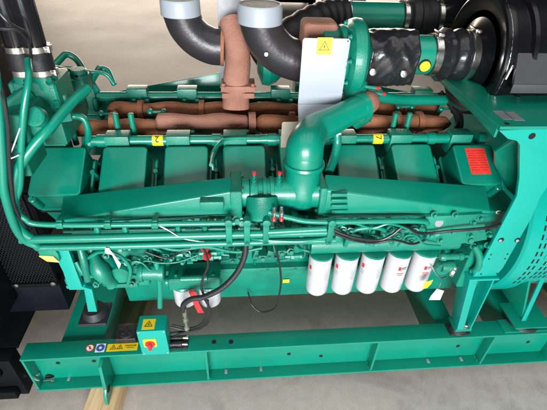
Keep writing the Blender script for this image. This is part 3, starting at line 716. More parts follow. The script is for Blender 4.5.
# --- fuel filters low on the left
q0 = at(184, 288, 1.03); q1 = at(209, 288, 1.03)
g = NB(); box(g, (q0.x - .05, 1.0, q0.z + .02), (q1.x + .045, 1.09, q0.z + .075), .012, 3)
lathe(g, (q0.x - .06, 1.03, q0.z + .04), XR, [(0, .02), (.02, .02)], 18); tube(g, [(q0.x, 1.0, q0.z + .08), (q1.x, 1.0, q0.z + .08)], .012, 12)
FF = O('fuel_filter_head', g, 'cast', G)
for q_ in (q0, q1):
    for dx in (-.02, .02): b = NB(); bolt(b, (q_.x + dx, 1.02, q_.z + .075), ZU, .006, .008); sub('bolt', b, 'cast', FF)
    b = NB(); lathe(b, (q_.x, 1.04, q_.z + .018), ZU, [(-.002, .045), (.004, .048), (.012, .044)], 32); sub('filter_cup', b, 'cast', FF)
    b = NB(); lathe(b, (q_.x, 1.04, q_.z + .014), (0, 0, -1), [(0, .040), (.01, .042), (.082, .042), (.090, .040), (.097, .030), (.098, 0)], 40); O('fuel_filter', b, 'white', G)
g = NB(); prism(g, [at(188, 290, .985), at(196, 292, .985), at(199, 304, .98), at(204, 313, .975), at(198, 313, .975), at(193, 303, .98)], (0, .002, 0)); bb_ = _O('ribbon', g, 'red'); thing(bb_, 'red ribbon tag hanging between the two white fuel filters', 'tag')

# --- fuel pump and drives on the lower left
def cyl(bm, a, b_, r, seg=24, lip=.0):
    a, b_ = V(a), V(b_); d = b_ - a; L = d.length
    lathe(bm, a, d, [(0, r * .9), (.004, r), (L - .004, r), (L, r * .9)] if not lip else [(0, r), (.01, r + lip), (.018, r + lip), (.019, r), (L - .019, r), (L - .018, r + lip), (L - .004, r + lip), (L, r)], seg)
g = NB(); c = at(112, 262, 1.02)
box(g, (c.x - .09, 1.03, c.z - .075), (c.x + .12, 1.12, c.z + .04), .012, 3)
cyl(g, at(100, 268, 1.0), at(100, 268, 1.0) + V((0, .09, .01)), .045, 30, .006)
cyl(g, at(120, 276, .99), at(120, 276, .99) + V((.0, .09, .0)), .034, 28, .004)
cyl(g, at(138, 272, .99), at(165, 272, .99), .028, 24, .005)
FP = O('fuel_pump', g, 'cast', G)
for a_, b_ in ((93, 256), (106, 256), (96, 285), (112, 286), (128, 262), (132, 284), (150, 266), (146, 258)):
    q = NB(); bolt(q, at(a_, b_, 1.0), (0, -1, .3), .007, .010); sub('bolt', q, 'cast', FP)
for k in range(7):
    random.seed(k); g = NB(); p = at(128 + k * 11, 258 + 3 * math.sin(k * 3), 1.03)
    lathe(g, p, V((0, -1, .2)), [(-.08, .014), (0, .014), (.004, .010), (.014, .010), (.016, .006), (.024, .006)], 6)
    lathe(g, p + V((.012, .01, -.02)), XR, [(0, .008), (.02, .008)], 6); O('fitting', g, 'cast', G)
g = NB(); P = [at(92, 248, 1.02), at(96, 262, .99), at(104, 276, .975), at(112, 284, .985)]; tube(g, spline(P, 6), .020, 20, lambda t: .024 - .006 * math.sin(t * 9)); O('pump_outlet', g, 'cast', G)
g = NB(); P = [at(80, 246, .99), at(84, 262, .97), at(88, 280, .97)]; tube(g, spline(P, 6), .012, 14); O('coolant_branch', g, 'cast', G)
run('drain_hose', [(156, 262, .99), (159, 275, .98), (160, 288, .98), (160, 307, .98)], .0095, 'teal')
run('fuel_line', [(136, 264, .985), (147, 261, .98), (160, 263, .975), (178, 262, .98), (198, 255, .985)], .003, 'cast', sp=True, seg=8)
run('fuel_line', [(128, 268, .98), (133, 262, .975), (142, 263, .975), (150, 270, .975), (160, 270, .985)], .003, 'cast', sp=True, seg=8)
# starter-like body on the bracket and red caps
for px, py in ((207, 247), (209, 255)):
    g = NB(); lathe(g, at(px, py, 1.02), V((-.6, -.8, .2)), [(0, .012), (.012, .015), (.02, .012), (.022, 0)], 14); O('port_cap', g, 'red', G)

# --- engine mount leg on the left front
g = NB(); P = [(56, 249), (68, 249), (82, 287), (92, 290), (97, 312), (88, 312), (84, 290), (69, 290), (63, 272), (58, 262)]
prism(g, [at(a, b_, .985) for a, b_ in P], (0, .02, 0), .002); ME = O('front_mount', g, 'plate', G)
q = NB(); A = at(69, 289, .985); B = at(82, 288, .985); box(q, (A.x - .01, .99, A.z - .005), (B.x + .01, 1.11, A.z + .008), .002); sub('foot', q, 'plate', ME)
g = NB(); P = [at(39, 256.5, .97), at(53, 257, .97), at(59, 262.5, .965), at(47, 261.5, .965)]; prism(g, P, (0, .001, .002)); O('warning_sticker', g, 'ybright', G)
g = NB(); P = [at(36, 247, .975), at(48, 244, .975), at(58, 254, .975), at(60, 262, .972), at(40, 257, .972)]; prism(g, P, (0, .01, .0), .002); O('sensor_bracket', g, 'teal', G)

g = NB(); p = at(92, 312, 1.0); lathe(g, p + V((0, .02, -.03)), ZU, [(0, .046), (.012, .042), (.028, .036)], 28); box(g, p + V((-.05, -.03, -.045)), p + V((.05, .07, -.0305)), .003); O('rubber_mount', g, 'rubber', G)
g = NB(); a_ = at(92, 262, 1.03); b_ = at(150, 289, 1.03); box(g, (a_.x, 1.045, b_.z), (b_.x, 1.12, a_.z), .010, 3)
for k in range(3): cyl(g, V((a_.x + .035 + k * .055, 1.05, a_.z - .03)), V((a_.x + .035 + k * .055, 1.02, a_.z - .028)), .024, 22, .003)
box(g, (a_.x + .02, 1.03, b_.z + .01), (b_.x - .04, 1.046, b_.z + .03), .004)
PCs = O('pump_casting', g, 'cast', G)
for k in range(8):
    q = NB(); bolt(q, (a_.x + .02 + k * .022, 1.044, b_.z + .052 + .012 * (k % 2)), (0, -1, 0), .0055, .008); sub('bolt', q, 'cast', PCs)
run('oil_pipe', [(88, 258, .98), (100, 252, .97), (118, 255, .965), (130, 268, .965), (128, 284, .97)], .006, 'teal', sp=True, seg=10)
run('oil_pipe', [(76, 262, .99), (82, 272, .975), (92, 276, .97), (104, 270, .97)], .0075, 'teal', sp=True, seg=10)
run('vent_pipe', [(60, 132, 1.22), (64, 120, 1.24), (74, 116, 1.25), (84, 119, 1.25), (88, 130, 1.25), (88, 140, 1.27)], .011, 'teal', sp=True)

# --- thermostat housing and top hoses
g = NB(); c = at(46, 92, 1.15)
obox(g, c, XR, YB, ZU, .055, .06, .05, .012, 3); obox(g, at(31, 87, 1.15) , XR, YB, ZU, .035, .05, .03, .01, 3)
obox(g, at(60, 100, 1.18), V((1, .3, 0)), V((-.3, 1, 0)), ZU, .025, .07, .04, .006)
TH = O('thermostat_housing', g, 'cast', G)
for a_, b_ in ((27, 84), (36, 100), (50, 82), (57, 104), (17, 95)):
    q = NB(); bolt(q, at(a_, b_, 1.09), (0, -.3, 1), .007, .012); sub('bolt', q, 'cast', TH)
g = NB(); P = [at(10, 98, 1.08), at(32, 98, 1.12)]; tube(g, [at(4, 112, 1.05), at(30, 92, 1.1)], .022, 18); O('coolant_branch', g, 'teal', G)
g = NB(); obox(g, at(20, 125, 1.04), XR, YB, ZU, .04, .05, .05, .008, 3); obox(g, at(38, 118, 1.06), V((1, 0, .4)), YB, V((-.4, 0, 1)), .03, .05, .045, .01, 3)
obox(g, at(22, 150, 1.04), XR, YB, ZU, .035, .06, .05, .008, 3)
cyl(g, at(40, 118, 1.02), at(40, 118, 1.02) + V((0, -.03, .02)), .022, 20, .004); O('water_pump', g, 'cast', G)
g = NB(); obox(g, at(62, 104, 1.3), V((1, 0, 0)), V((0, 1, 0)), ZU, .035, .12, .085, .01); O('gear_cover', g, 'cast', G)
for (a_, b_), (a2, b2) in (((25, 62), (4, 16)), ((43.5, 60), (20.5, 8))):
    y = 1.12; A = at(a_, 79, y); Bz = at(a_, 40, y); X = A.x
    p0_ = at(a_ + 4, 80, y) ; p1_ = at(a_ + 1, 70, y)
    g = NB(); lo = at(a_ + 1.5, 77, y); hi = at(a_ - 9, 42, y); d = (hi - lo); 
    tube(g, [lo - d * .25, lo + d * 2.9], .0275, 28); TP = O('top_pipe', g, 'black', G)
    g2 = NB(); tube(g2, [lo + d * .10, lo + d * .93], .0325, 28); TH_ = O('coolant_hose', g2, 'rubber', G)
    for t in (.20, .86):
        q = NB(); clampband(q, lo + d * t, d, .0345, .014); s_ = lo + d * t + V((.034, -.01, 0)); obox(q, s_, XR, YB, ZU, .006, .012, .008, .002); tube(q, [s_ + V((0, -.02, .004)), s_ + V((0, .02, .004))], .003, 8)
        sub('hose_clamp', q, 'steel', TH_)
    g3 = NB(); tube(g3, [lo - d * .3, lo + d * .12], .031, 24); O('pipe_stub', g3, 'teal', G)
# guard bars behind the housing
run('guard_bar', [(55, 65, 1.45), (66, 53, 1.5), (76, 58, 1.5), (98, 92, 1.45)], .011, 'teal', rad=.05)
run('guard_bar', [(92, 77, 1.5), (101, 68, 1.55), (108, 70, 1.55), (114, 84, 1.5)], .010, 'teal', rad=.04)
run('guard_bar', [(52, 66, 1.3), (70, 70, 1.35), (90, 72, 1.4), (105, 74, 1.4), (114, 84, 1.4)], .006, 'teal', sp=True)
run('brace_bar', [(77, 106, 1.35), (100, 67, 1.45)], .010, 'teal')
g = NB(); obox(g, at(80, 84, 1.35), XR, YB, ZU, .028, .04, .030, .008, 3); cyl(g, at(80, 78, 1.33), at(80, 78, 1.33) + V((0, 0, .03)), .022, 20, .004); O('vent_box', g, 'cast', G)

# --- radiator and guards at the left
g = NB(); box(g, (-1.9, 1.06, .45), (-.93, 2.05, 2.3), .006); box(g, (-2.4, 1.06, .3455), (-1.15, 2.05, .4495), .006); box(g, (-2.4, 1.0505, .333), (-.90, 2.05, .345), .002); box(g, (-2.4, .985, .10), (-.905, 1.05, .345), .004); box(g, (-2.4, .955, .12), (-.93, .9845, .17), .004); box(g, (-2.4, .965, .27), (-.95, .9845, .30), .003); RD = O('radiator', g, 'mattblack', G)
def mesh_panel(o3, u, v, W, H, pitch=.016, name='fan_guard'):
    g = NB(); o3, u, v = V(o3), V(u), V(v); n = u.cross(v).normalized(); wv = .0012
    def seg(a, c):
        d = (c - a).normalized(); s = d.cross(n) * wv; 
        vs_ = [g.verts.new(p) for p in (a - s, c - s, c + s, a + s)]; g.faces.new(vs_)
        vs2 = [g.verts.new(p - n * .0015) for p in (a - s, c - s, c + s, a + s)]; g.faces.new(vs2[::-1])
    k = -int(H / pitch) - 1
    while k * pitch < W:
        for sg in (1, -1):
            # lines at +-45 deg (stretched diamonds)
            x0 = k * pitch; t0 = max(0, -x0); t1 = min(H * .55, W - x0)
            if t1 > t0:
                a_, c_ = (x0 + t0, t0 / .55), (x0 + t1, t1 / .55)
                if sg < 0: a_, c_ = (W - a_[0], a_[1]), (W - c_[0], c_[1])
                seg(o3 + u * a_[0] + v * a_[1] + n * (.0012 * sg), o3 + u * c_[0] + v * c_[1] + n * (.0012 * sg))
        k += 1
    return g
GY = atz(50, 311, .346).y; zs = at(20, 285, GY).z; GX = at(59, 285, GY).x
g = mesh_panel((GX - .60, GY, zs + .012), XR, ZU, .59, .42, .012); FG = O('fan_guard', g, 'mesh', G)
q = NB(); box(q, (GX - .62, GY - .01, zs - .006), (GX, GY + .012, zs + .012), .002); box(q, (GX - .62, GY - .005, zs + .432), (GX, GY + .01, zs + .45), .002); box(q, (GX - .012, GY - .004, zs + .0125), (GX, GY + .01, zs + .4315), .001)
for k in range(3): box(q, (GX - .6, GY + .003, zs + .10 + k * .10), (GX - .0125, GY + .007, zs + .103 + k * .10), 0)
sub('guard_frame', q, 'mattblack', FG)
g = NB(); box(g, (GX - .62, GY + .05, zs - .0), (GX - .005, GY + .08, zs + .42), .003); O('guard_backing', g, 'mattblack', G)
for px, py in ((16, 286), (53, 284)):
    q = NB(); bolt(q, at(px, py, GY - .011), (0, -1, 0), .007, .006); sub('bolt', q, 'steel', FG)
g = NB(); A = at(74, 312, 1.0); box(g, (GX - .6, GY + .002, .346), (GX + .0, 1.45, zs - .0075), .004); O('lower_guard', g, 'navy', G)

# --- right-hand frame: support plates, bracket table
g = NB(); FP_Y = .975
pl = [(499, 130.5), (508, 139), (517, 141), (520, 145), (519.5, 178), (517, 196), (504, 221), (480, 267), (473, 277), (496, 276), (503, 268), (531, 219), (541, 196), (560, 170), (600, 150), (600, 126)]
prism(g, [at(a, b_, FP_Y) for a, b_ in pl], (0, .012, 0), .0015); SP = O('support_plate', g, 'plate', G)
for px, py, r in ((532, 136, .010), (501, 240, .0105), (517.5, 240, .0105)):
    q = NB(); lathe(q, at(px, py, FP_Y), (0, -1, 0), [(-.001, r), (.0009, r)], 24); sub('hole', q, 'hole', SP)
for px, py in ((500, 240.4), (517, 240.4)):
    q = NB(); bolt(q, at(px, py, FP_Y - .0012), (0, -1, 0), .006, .004, False); sub('bolt', q, 'greysheet', SP)
for px, py in ((491, 254.5), (507.5, 254), (489, 259), (505, 258.7), (481, 274), (497, 273.5)):
    q = NB(); lathe(q, at(px, py, FP_Y), (0, -1, 0), [(-.001, .0032), (.0008, .0032)], 12); sub('hole', q, 'hole', SP)
tz = at(499, 130, FP_Y).z; tx = at(499, 130, FP_Y).x
g = NB(); box(g, (tx, FP_Y - .001, tz + .001), (tx + 1.0, 1.47, tz + .011), .002); TB = O('bracket_table', g, 'teal', G)
q = NB(); prism(q, [(tx + .002, FP_Y + .014, tz), (tx + .002, 1.46, tz), (tx + .002, 1.46, tz - .014), (tx + .002, 1.10, tz - .02), (tx + .002, FP_Y + .014, tz - .03)], (.008, 0, 0), .001); sub('side_web', q, 'teal', TB)
for px, py in ((503, 111), (514, 112)):
    q = NB(); p = atz(px, py + 4, tz + .0112); sheet(q, p, XR, YB, .016, .03, .0005); sub('paint_patch', q, 'greysheet', TB)
q = NB(); p = atz(507, 124, tz + .0116); lathe(q, p, ZU, [(0, .007), (.0015, .007), (.0015, .0035)], 18); sub('bolt_hole', q, 'hole', TB)
# gusset under the table
g = NB(); prism(g, [at(495, 165, 1.12), at(495, 152, 1.10), at(513, 140, 1.06), at(519, 142, 1.06), at(519, 200, 1.04), at(508, 190, 1.09)], (0, .01, 0), .002); O('frame_gusset', g, 'teal', G)
# post beneath the plate
A = at(471, 279, .97); B = at(497, 277, .97); C_ = at(454, 331, 1.0)
g = NB(); x0 = at(458, 330, .99).x
m_ = NB(); box(m_, (x0 - .012, 1.002, .3405), (x0 + .078, 1.062, .352), .003); lathe(m_, (x0 + .032, 1.032, .35), ZU, [(0, .040), (.012, .036), (.024, .036)], 32)
MT = O('rubber_mount', m_, 'rubber', G)
m_ = NB(); box(m_, (x0 - .004, .996, .3745), (x0 + .070, 1.066, .392), .003); sub('mount_plate', m_, 'teal', MT)
m_ = NB(); bolt(m_, (x0 + .043, 1.010, .392), ZU, .009, .012); sub('bolt', m_, 'steel', MT)
zt_p = A.z - .01
def strut(xa, xb, xta, xtb, ya, yb_, yta, ytb): hexa(g, [(xa, ya, .3925), (xb, ya, .3925), (xb, yb_, .3925), (xa, yb_, .3925), (xta, yta, zt_p), (xtb, yta, zt_p), (xtb, ytb, zt_p), (xta, ytb, zt_p)], .0015)
strut(x0, x0 + .030, A.x, A.x + .030, .995, 1.055, .972, 1.05)
strut(x0 + .0305, x0 + .056, A.x + .0305, B.x - .0065, 1.047, 1.055, 1.042, 1.05)
strut(x0 + .0565, x0 + .0625, B.x - .006, B.x, .995, 1.055, .972, 1.05)
PO = O('support_post', g, 'plate', G)
q = NB(); box(q, (A.x - .006, .966, A.z - .0095), (B.x + .012, 1.06, A.z + .0), .002); sub('foot', q, 'plate', PO)
# flywheel housing
g = NB(); fc = V((.985, YC, .74)); lathe(g, fc - XR * .02, XR, [(0, .27), (.01, .295), (.03, .30), (.05, .30), (.06, .28), (.09, .27), (.15, .26)], 72)
FW = O('flywheel_housing', g, 'teal', G)
g = NB(); p = at(470, 258, 1.06); obox(g, p, XR, YB, ZU, .045, .05, .11, .01, 3); EM = O('rear_mount', g, 'cast', G)
q = NB(); tube(q, spline([at(474, 245, 1.0), at(479, 255, .99), at(479, 265, .985), at(475, 271, .99)], 6), .013, 16); sub('mount_arm', q, 'cast', EM)
for px, py in ((473, 246), (487, 245), (473, 271), (488, 234)): q = NB(); bolt(q, at(px, py, .995), (0, -1, .2), .008, .016); sub('bolt', q, 'cast', EM)
g = NB(); cyl(g, at(440, 257, 1.0), at(463, 256, 1.0), .013, 20, .003); tube(g, [at(463, 256, 1.0), at(468, 256, 1.0)], .006, 10); O('speed_sensor', g, 'cast', G)
# rear end casting below the right manifold
g = NB(); P = [(425, 217), (484, 214), (486, 232), (488, 240), (470, 243), (448, 246), (428, 240)]
prism(g, [at(a, b_, .985) for a, b_ in P], (0, .10, 0), .006); EC = O('end_casting', g, 'cast', G)
for px, py in ((434, 215), (455, 215), (473, 222), (452, 232), (470, 235), (480, 218), (440, 240)):
    q = NB(); bolt(q, at(px, py, .982), (0, -1, .3), .007, .012); sub('bolt', q, 'cast', EC)
q = NB(); p = at(439, 223, .984); lathe(q, p, (0, -1, .25), [(-.01, .014), (.001, .014)], 24); sub('plug', q, 'greysheet', EC)
# actuator with a pale ring
g = NB(); p = at(448, 268, .99); cyl(g, p + V((-.02, .05, 0)), p + V((-.02, -.01, .0)), .025, 24, .003); lathe(g, p + V((-.03, 0, .01)), XR, [(0, .02), (.03, .024), (.045, .022)], 20); AT = O('oil_valve', g, 'cast', G)
q = NB(); lathe(q, p + V((.010, -.01, .0)), V((.7, -.7, 0)), [(0, .021), (.006, .025), (.014, .023), (.016, .012)], 24); sub('valve_ring', q, 'steel', AT)
run('fuel_line', [(430, 264, .99), (435, 272, .98), (440, 278, .98), (446, 277, .985)], .0025, 'steel', sp=True, seg=8)

# --- alternator
ax0 = at(516, 255, 1.07).x; AR = .43; acz = .74
g = NB(); lathe(g, (ax0, YC, acz), XR, [(0, .30), (.0, AR - .01), (.008, AR), (.10, AR), (.10, AR - .02), (.12, AR - .02), (1.2, AR - .02)], 96)
AL = O('alternator', g, 'plate', G)
k = 0
for X in [ax0 + .06 + i * .020 for i in range(10)]:
    q = NB()
    for a in range(-20, 50, 5):
        t = math.radians(a); c = V((X, YC - math.cos(t) * (AR - (0 if X < ax0 + .098 else .02)), acz + math.sin(t) * (AR - (0 if X < ax0 + .098 else .02))))
        if abs(X - ax0 - .10) < .008: continue
        n_ = V((0, -math.cos(t), math.sin(t))); tt = V((0, math.sin(t), math.cos(t)))
        sheet(q, c - n_ * .0003, XR, tt, .0035, .011, .0008)
    if len(q.verts): sub('vent_slots', q, 'hole', AL)
    else: q.free()
g = NB(); X = at(531, 306, 1.04).x; prism(g, [(X, 1.045, .3745), (X, 1.22, .3745), (X, 1.45, .60), (X, 1.13, .60)], (.010, 0, 0), .001); AF = O('alternator_foot', g, 'teal', G)
q = NB(); prism(q, [(X - .004, 1.035, .3745), (X + .016, 1.035, .3745), (X + .075, 1.12, .60), (X + .055, 1.12, .60)], (0, .008, 0), .001); sub('edge_flange', q, 'plate', AF)
q = NB(); lathe(q, (X + .02, 1.06, .349), ZU, [(0, .07), (.010, .066), (.0165, .066)], 32); sub('rubber_mount', q, 'rubber', AF)
q = NB(); box(q, (X - .05, 1.0, .366), (X + .12, 1.14, .374), .002); sub('mount_plate', q, 'teal', AF)
q = NB(); box(q, (X - .09, 1.0, .3405), (X + .2, 1.068, .3485), .002); sub('foot_plate', q, 'teal', AF)

# --- isolator box on the rail
A = at(137, 332, .985); W_ = .098
g = NB(); zb = .3405; X0 = at(141, 350, .985).x; X1 = at(169, 350, .985).x; zt = at(137, 332, .985).z
hexa(g, [(X0, .985, zb), (X1, .985, zb), (X1, 1.06, zb), (X0, 1.06, zb), (X0 - .0, .985, zt), (X1, .985, zt), (X1, 1.06, zt), (X0, 1.06, zt)], .003, 3)
IB = O('switch_box', g, 'plate', G)
cxm = (X0 + X1) / 2
q = NB(); sheet(q, (cxm - .012, 1.018, zt + .0002), XR, YB, .024, .024, .0006); sub('warning_sticker', q, 'yellow', IB)
subsign(V((cxm - .012, 1.015, zt + .001)), XR, YB, .018, IB)
q = NB(); cc = V((cxm - .012, .9849, (zt + zb) / 2 + .006)); sheet(q, cc, XR, ZU, .025, .024, .004, .001, .004); sub('switch_plate', q, 'ybright', IB)
q = NB(); lathe(q, cc + V((0, -.004, -.004)), (0, -1, 0), [(0, .020), (.004, .019), (.005, .014)], 28); obox(q, cc + V((0, -.014, -.008)), XR, ZU, YB, .006, .018, .007, .002); sub('rotary_handle', q, 'red', IB)
for sx in (-1, 1):
    for sz in (0, 1): q = NB(); bolt(q, (cxm + sx * (X1 - X0) * .43, .985, zb + .008 + sz * (zt - zb - .016)), (0, -1, 0), .003, .002, False); sub('screw', q, 'steel', IB)
# black socket block beside the box
g = NB(); p = at(122, 333, 1.03); box(g, (p.x - .045, 1.042, .341), (p.x + .040, 1.12, .372), .006, 3); lathe(g, (p.x - .0, 1.08, .37), ZU, [(0, .034), (.012, .034), (.014, .024)], 28)
SK = O('socket_block', g, 'rubber', G)
for k in range(5):
    a = math.radians(72 * k + 20); q = NB(); lathe(q, (p.x + .022 * math.cos(a), 1.08 + .022 * math.sin(a), .384), ZU, [(0, .003), (.002, .003)], 10); sub('contact', q, 'steel', SK)
q = NB(); box(q, (p.x - .005, .993, .3408), (p.x + .05, .9965, .352), .0005); q.free()
# stickers on the rail top: prohibition, mandatory, warning strip
yy = 1.014; zr = .3402
def on_top(px, py): return atz(px, py, zr)
p = on_top(90, 348); q = NB(); lathe(q, p, ZU, [(0, .0175), (.0005, .0175)], 32); sub('prohibition_sign', q, 'red', R1)
q = NB(); lathe(q, p + V((0, 0, .0005)), ZU, [(0, .0135), (.0004, .0135)], 32); sub('sign_ground', q, 'paper', R1)
q = NB(); sheet(q, p + V((0, 0, .0009)), V((.7, -.7, 0)), V((.7, .7, 0)), .011, .0018, .0003); sub('sign_bar', q, 'red', R1)
q = NB(); sheet(q, p + V((0, 0, .0009)), YB, -XR, .007, .002, .0002); sub('sign_figure', q, 'ink', R1)
p = on_top(100.5, 348); q = NB(); sheet(q, p, XR, YB, .0185, .0195, .0005); sub('mandatory_sign', q, 'paper', R1)
q = NB(); lathe(q, p + V((0, 0, .0005)), ZU, [(0, .0165), (.0004, .0165)], 32); sub('sign_ground', q, 'blueink', R1)
q = NB(); lathe(q, p + V((0, 0, .0009)), ZU, [(0, .0055), (.0003, .0055)], 20); sub('sign_figure', q, 'paper', R1)
pa, pb = on_top(107, 348), on_top(138, 345.5); c = (pa + pb) / 2
q = NB(); sheet(q, (c.x, c.y - .002, zr), XR, YB, (pb.x - pa.x) / 2, .0175, .0005); sub('warning_strip', q, 'yellow', R1)
for k in (.2, .42): subsign(V((pa.x + (pb.x - pa.x) * k, c.y - .004, zr + .0006)), XR, YB, .0145, R1)
subtext('lettering', 'WARNING', .0095, (pa.x + (pb.x - pa.x) * .76, c.y + .002, zr + .0008), XR, YB, 'ink', R1)
q = NB(); sheet(q, (pa.x + (pb.x - pa.x) * .76, c.y - .007, zr + .0006), XR, YB, .016, .0008, .0003); sub('print', q, 'ink', R1)

# --- black hoses and cables
run('oil_hose', [(246, 244, .96), (244, 258, .95), (236, 274, .94), (222, 288, .93), (204, 297, .93), (192, 299, .935), (184, 304, .94), (183, 311, .945)], .0098, 'rubber', sp=True, seg=14)
g = NB(); a, c = at(184, 308, .945), at(187, 330, .98); tube(g, [a, a.lerp(c, .3)], .0095, 14); tube(g, [a.lerp(c, .3), c], .0065, 12); lathe(g, a.lerp(c, .5), c - a, [(0, .010), (.015, .010)], 6); lathe(g, a.lerp(c, .9), c - a, [(0, .010), (.012, .010)], 6); O('hose_fitting', g, 'steel', G)
run('control_cable', [(275, 245, .96), (279, 262, .95), (281, 280, .95), (279, 296, .98), (275, 308, 1.05), (262, 312, 1.08), (252, 305, 1.1), (248, 292, 1.14)], .0035, 'wire', sp=True, seg=8)
run('control_cable', [(198, 243, .97), (205, 252, .96), (208, 265, .955), (203, 278, .955), (202, 290, .95), (208, 304, .95), (209, 318, .96), (200, 328, .99), (178, 334, 1.0)], .0042, 'wire', sp=True, seg=8)
for k, (ex, ey) in enumerate(((170, 327), (170, 333), (171, 338), (172, 325))):
    run('control_cable', [(205 + k, 300, .95), (211 - k * 1.2, 312, .95), (207 - 2 * k, 324, .97), (192 - k, 331 - k, 1.0), (ex, ey, 1.02)], .0036, 'wire', sp=True, seg=8)
g = NB(); p = at(179, 332, 1.03); box(g, (p.x - .055, 1.0, .341), (p.x + .03, 1.066, .352), .004)
for k in range(2): cyl(g, (p.x - .05, 1.012 + k * .03, .365), (p.x + .01, 1.012 + k * .03, .365), .009, 14, .002)
TBk = O('terminal_block', g, 'rubber', G)
for k in range(4): q = NB(); bolt(q, (p.x - .05 + .025 * k, 1.055, .352), ZU, .004, .004); sub('bolt', q, 'steel', TBk)
for k in range(2): q = NB(); tube(q, [(p.x - .0, 1.012 + k * .03, .365), (p.x + .03, 1.010 + k * .03, .363)], .005, 10); sub('gland', q, 'steel', TBk)
run('signal_wire', [(158, 225, .95), (168, 230, .945), (182, 238, .94), (197, 241, .94), (204, 241.5, .945)], .0022, 'steel', sp=True, seg=8)
run('wiring_harness', [(333, 230, .97), (345, 235, .96), (362, 239, .955), (380, 240, .955), (392, 235, .955), (404, 227, .96), (418, 233, .96), (432, 233, .965), (450, 231, .96), (470, 229.5, .955), (492, 227, .96), (505, 222, 1.0)], .005, 'wire', sp=True, seg=10)
run('wiring_harness', [(335, 234, .965), (352, 240, .955), (374, 243, .955), (394, 240, .955), (412, 244, .96), (425, 240, .97)], .004, 'wire', sp=True, seg=10)
run('wiring_harness', [(0, 82, .98), (4, 100, .955), (8, 130, .945), (9, 160, .94), (11, 185, .935), (15, 208, .94), (26, 228, .96), (38, 244, .97)], .0055, 'wire', sp=True, seg=10)
run('control_cable', [(-5, 8, 1.0), (8, 22, 1.0), (18, 28, 1.02), (27, 34, 1.05), (30, 48, 1.08), (34, 74, 1.1)], .0035, 'wire', sp=True, seg=8)
run('control_cable', [(-5, 28, 1.02), (5, 29, 1.02), (18, 30, 1.03), (26, 38, 1.05)], .0045, 'wire', sp=True, seg=8)
run('drain_pipe', [(218, 145, 1.22), (213, 155, 1.15), (211, 165, 1.08)], .006, 'cast')
run('injector_line', [(213, 170, 1.14), (212, 155, 1.16), (218, 145, 1.2), (228, 139, 1.24), (262, 138, 1.25)], .0055, 'cast', sp=True, seg=10)
run('coolant_pipe', [(337, 134, 1.20), (337, 145, 1.19), (334, 158, 1.16), (329, 172, 1.10)], .015, 'teal', sp=True, seg=18)
run('vent_pipe', [(376, 96, 1.42), (400, 100, 1.45), (445, 100, 1.48)], .02, 'teal', seg=18)
for px0, y0 in ((107, 114), (156, 112), (404, 107), (447, 109), (440, 124)):
    run('link_pipe', [(px0 - 6, y0, 1.5), (px0 + 8, y0 - .5, 1.5)], .005, 'teal', seg=8)
    for dx in (-6, 8): g = NB(); lathe(g, at(px0 + dx, y0, 1.5), V((0, -.5, .8)), [(-.02, .010), (.006, .012), (.010, .008)], 10); O('union', g, 'cast', G)
# cast clutter of fittings on the far head row
for i in range(14):
    px = 112 + i * 24
    if 215 < px < 260: continue
    g = NB(); p = at(px, 109, 1.60)
    lathe(g, p, ZU, [(-.04, .012), (0, .012), (.004, .008), (.014, .008)], 6); lathe(g, p + V((.03, .01, 0)), ZU, [(-.04, .009), (.004, .009), (.006, .006), (.016, .006)], 6)
    tube(g, spline([p + V((.0, 0, .01)), p + V((.015, -.01, .018)), p + V((.03, .01, .012))], 4), .004, 8); O('fitting', g, 'cast', G)
# pipework behind the filters, right half
for i in range(6):
    px = 340 + i * 15; g = NB(); p = at(px, 232 + 2.5 * math.sin(i * 2.1), 1.01)
    lathe(g, p, V((.3 * math.sin(i), -1, .3)), [(-.04, .018), (0, .018), (.004, .012), (.012, .012), (.013, .007), (.022, .007)], 8 if i % 2 else 18)
    box(g, p + V((-.012, .0, -.045)), p + V((.012, .03, -.018)), .004); O('fitting', g, 'cast', G)
run('oil_pipe', [(345, 246, 1.0), (352, 232, .99), (366, 228, .985), (384, 230, .985), (392, 244, 1.0)], .0075, 'teal', sp=True, seg=12)

run('control_cable', [(440, 92, 1.52), (450, 104, 1.48), (456, 114, 1.44), (458, 124, 1.40), (454, 134, 1.36), (450, 142, 1.30)], .011, 'rubber', sp=True, seg=12)
run('control_cable', [(446, 92, 1.53), (456, 106, 1.50), (461, 116, 1.46), (461, 128, 1.40), (456, 140, 1.34)], .008, 'rubber', sp=True, seg=12)
# plugs, painted dark pockets and small lines crowded along the crankcase side
random.seed(11)
for i in range(26):
    X = BX0 + .05 + i * .056 + random.uniform(-.012, .012); z = random.choice((.785, .81, .845, .88)) + random.uniform(-.008, .008)
    if .20 < X < .78 and z < .86: z = .885
    yb = 1.135 if z < .80 else (1.116 if z > .83 else 1.125)
    g = NB(); k = i % 4
    if k == 0: lathe(g, (X, yb, z), (0, -1, 0), [(-.004, .018), (.008, .018), (.010, .012), (.024, .012), (.026, .007), (.036, .007)], 6)
    elif k == 1: box(g, (X - .018, yb - .022, z - .016), (X + .018, yb + .004, z + .016), .004); lathe(g, (X, yb - .022, z), (0, -1, 0), [(0, .008), (.012, .008)], 6)
    elif k == 2: lathe(g, (X, yb, z), (.2, -1, .1), [(-.006, .014), (.020, .014), (.022, .017), (.030, .017), (.031, .009)], 18)
    else: tube(g, round_path([(X, yb, z), (X, yb - .035, z), (X + .04, yb - .037, z - .004), (X + .06, yb - .03, z - .03), (X + .06, yb, z - .032)], .012), .0055, 10)
    o = O(('plug', 'sensor_block', 'plug', 'oil_line')[k], g, 'cast', G)
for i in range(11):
    X = BX0 + .12 + i * .135; q = NB(); lathe(q, (X, 1.1345, .722), (0, -1, 0), [(-.001, .0085), (.0009, .0085)], 18); sub('painted_pocket', q, 'hole', BL)  # flat dark discs: shade of recesses painted onto the block side, nothing is drilled
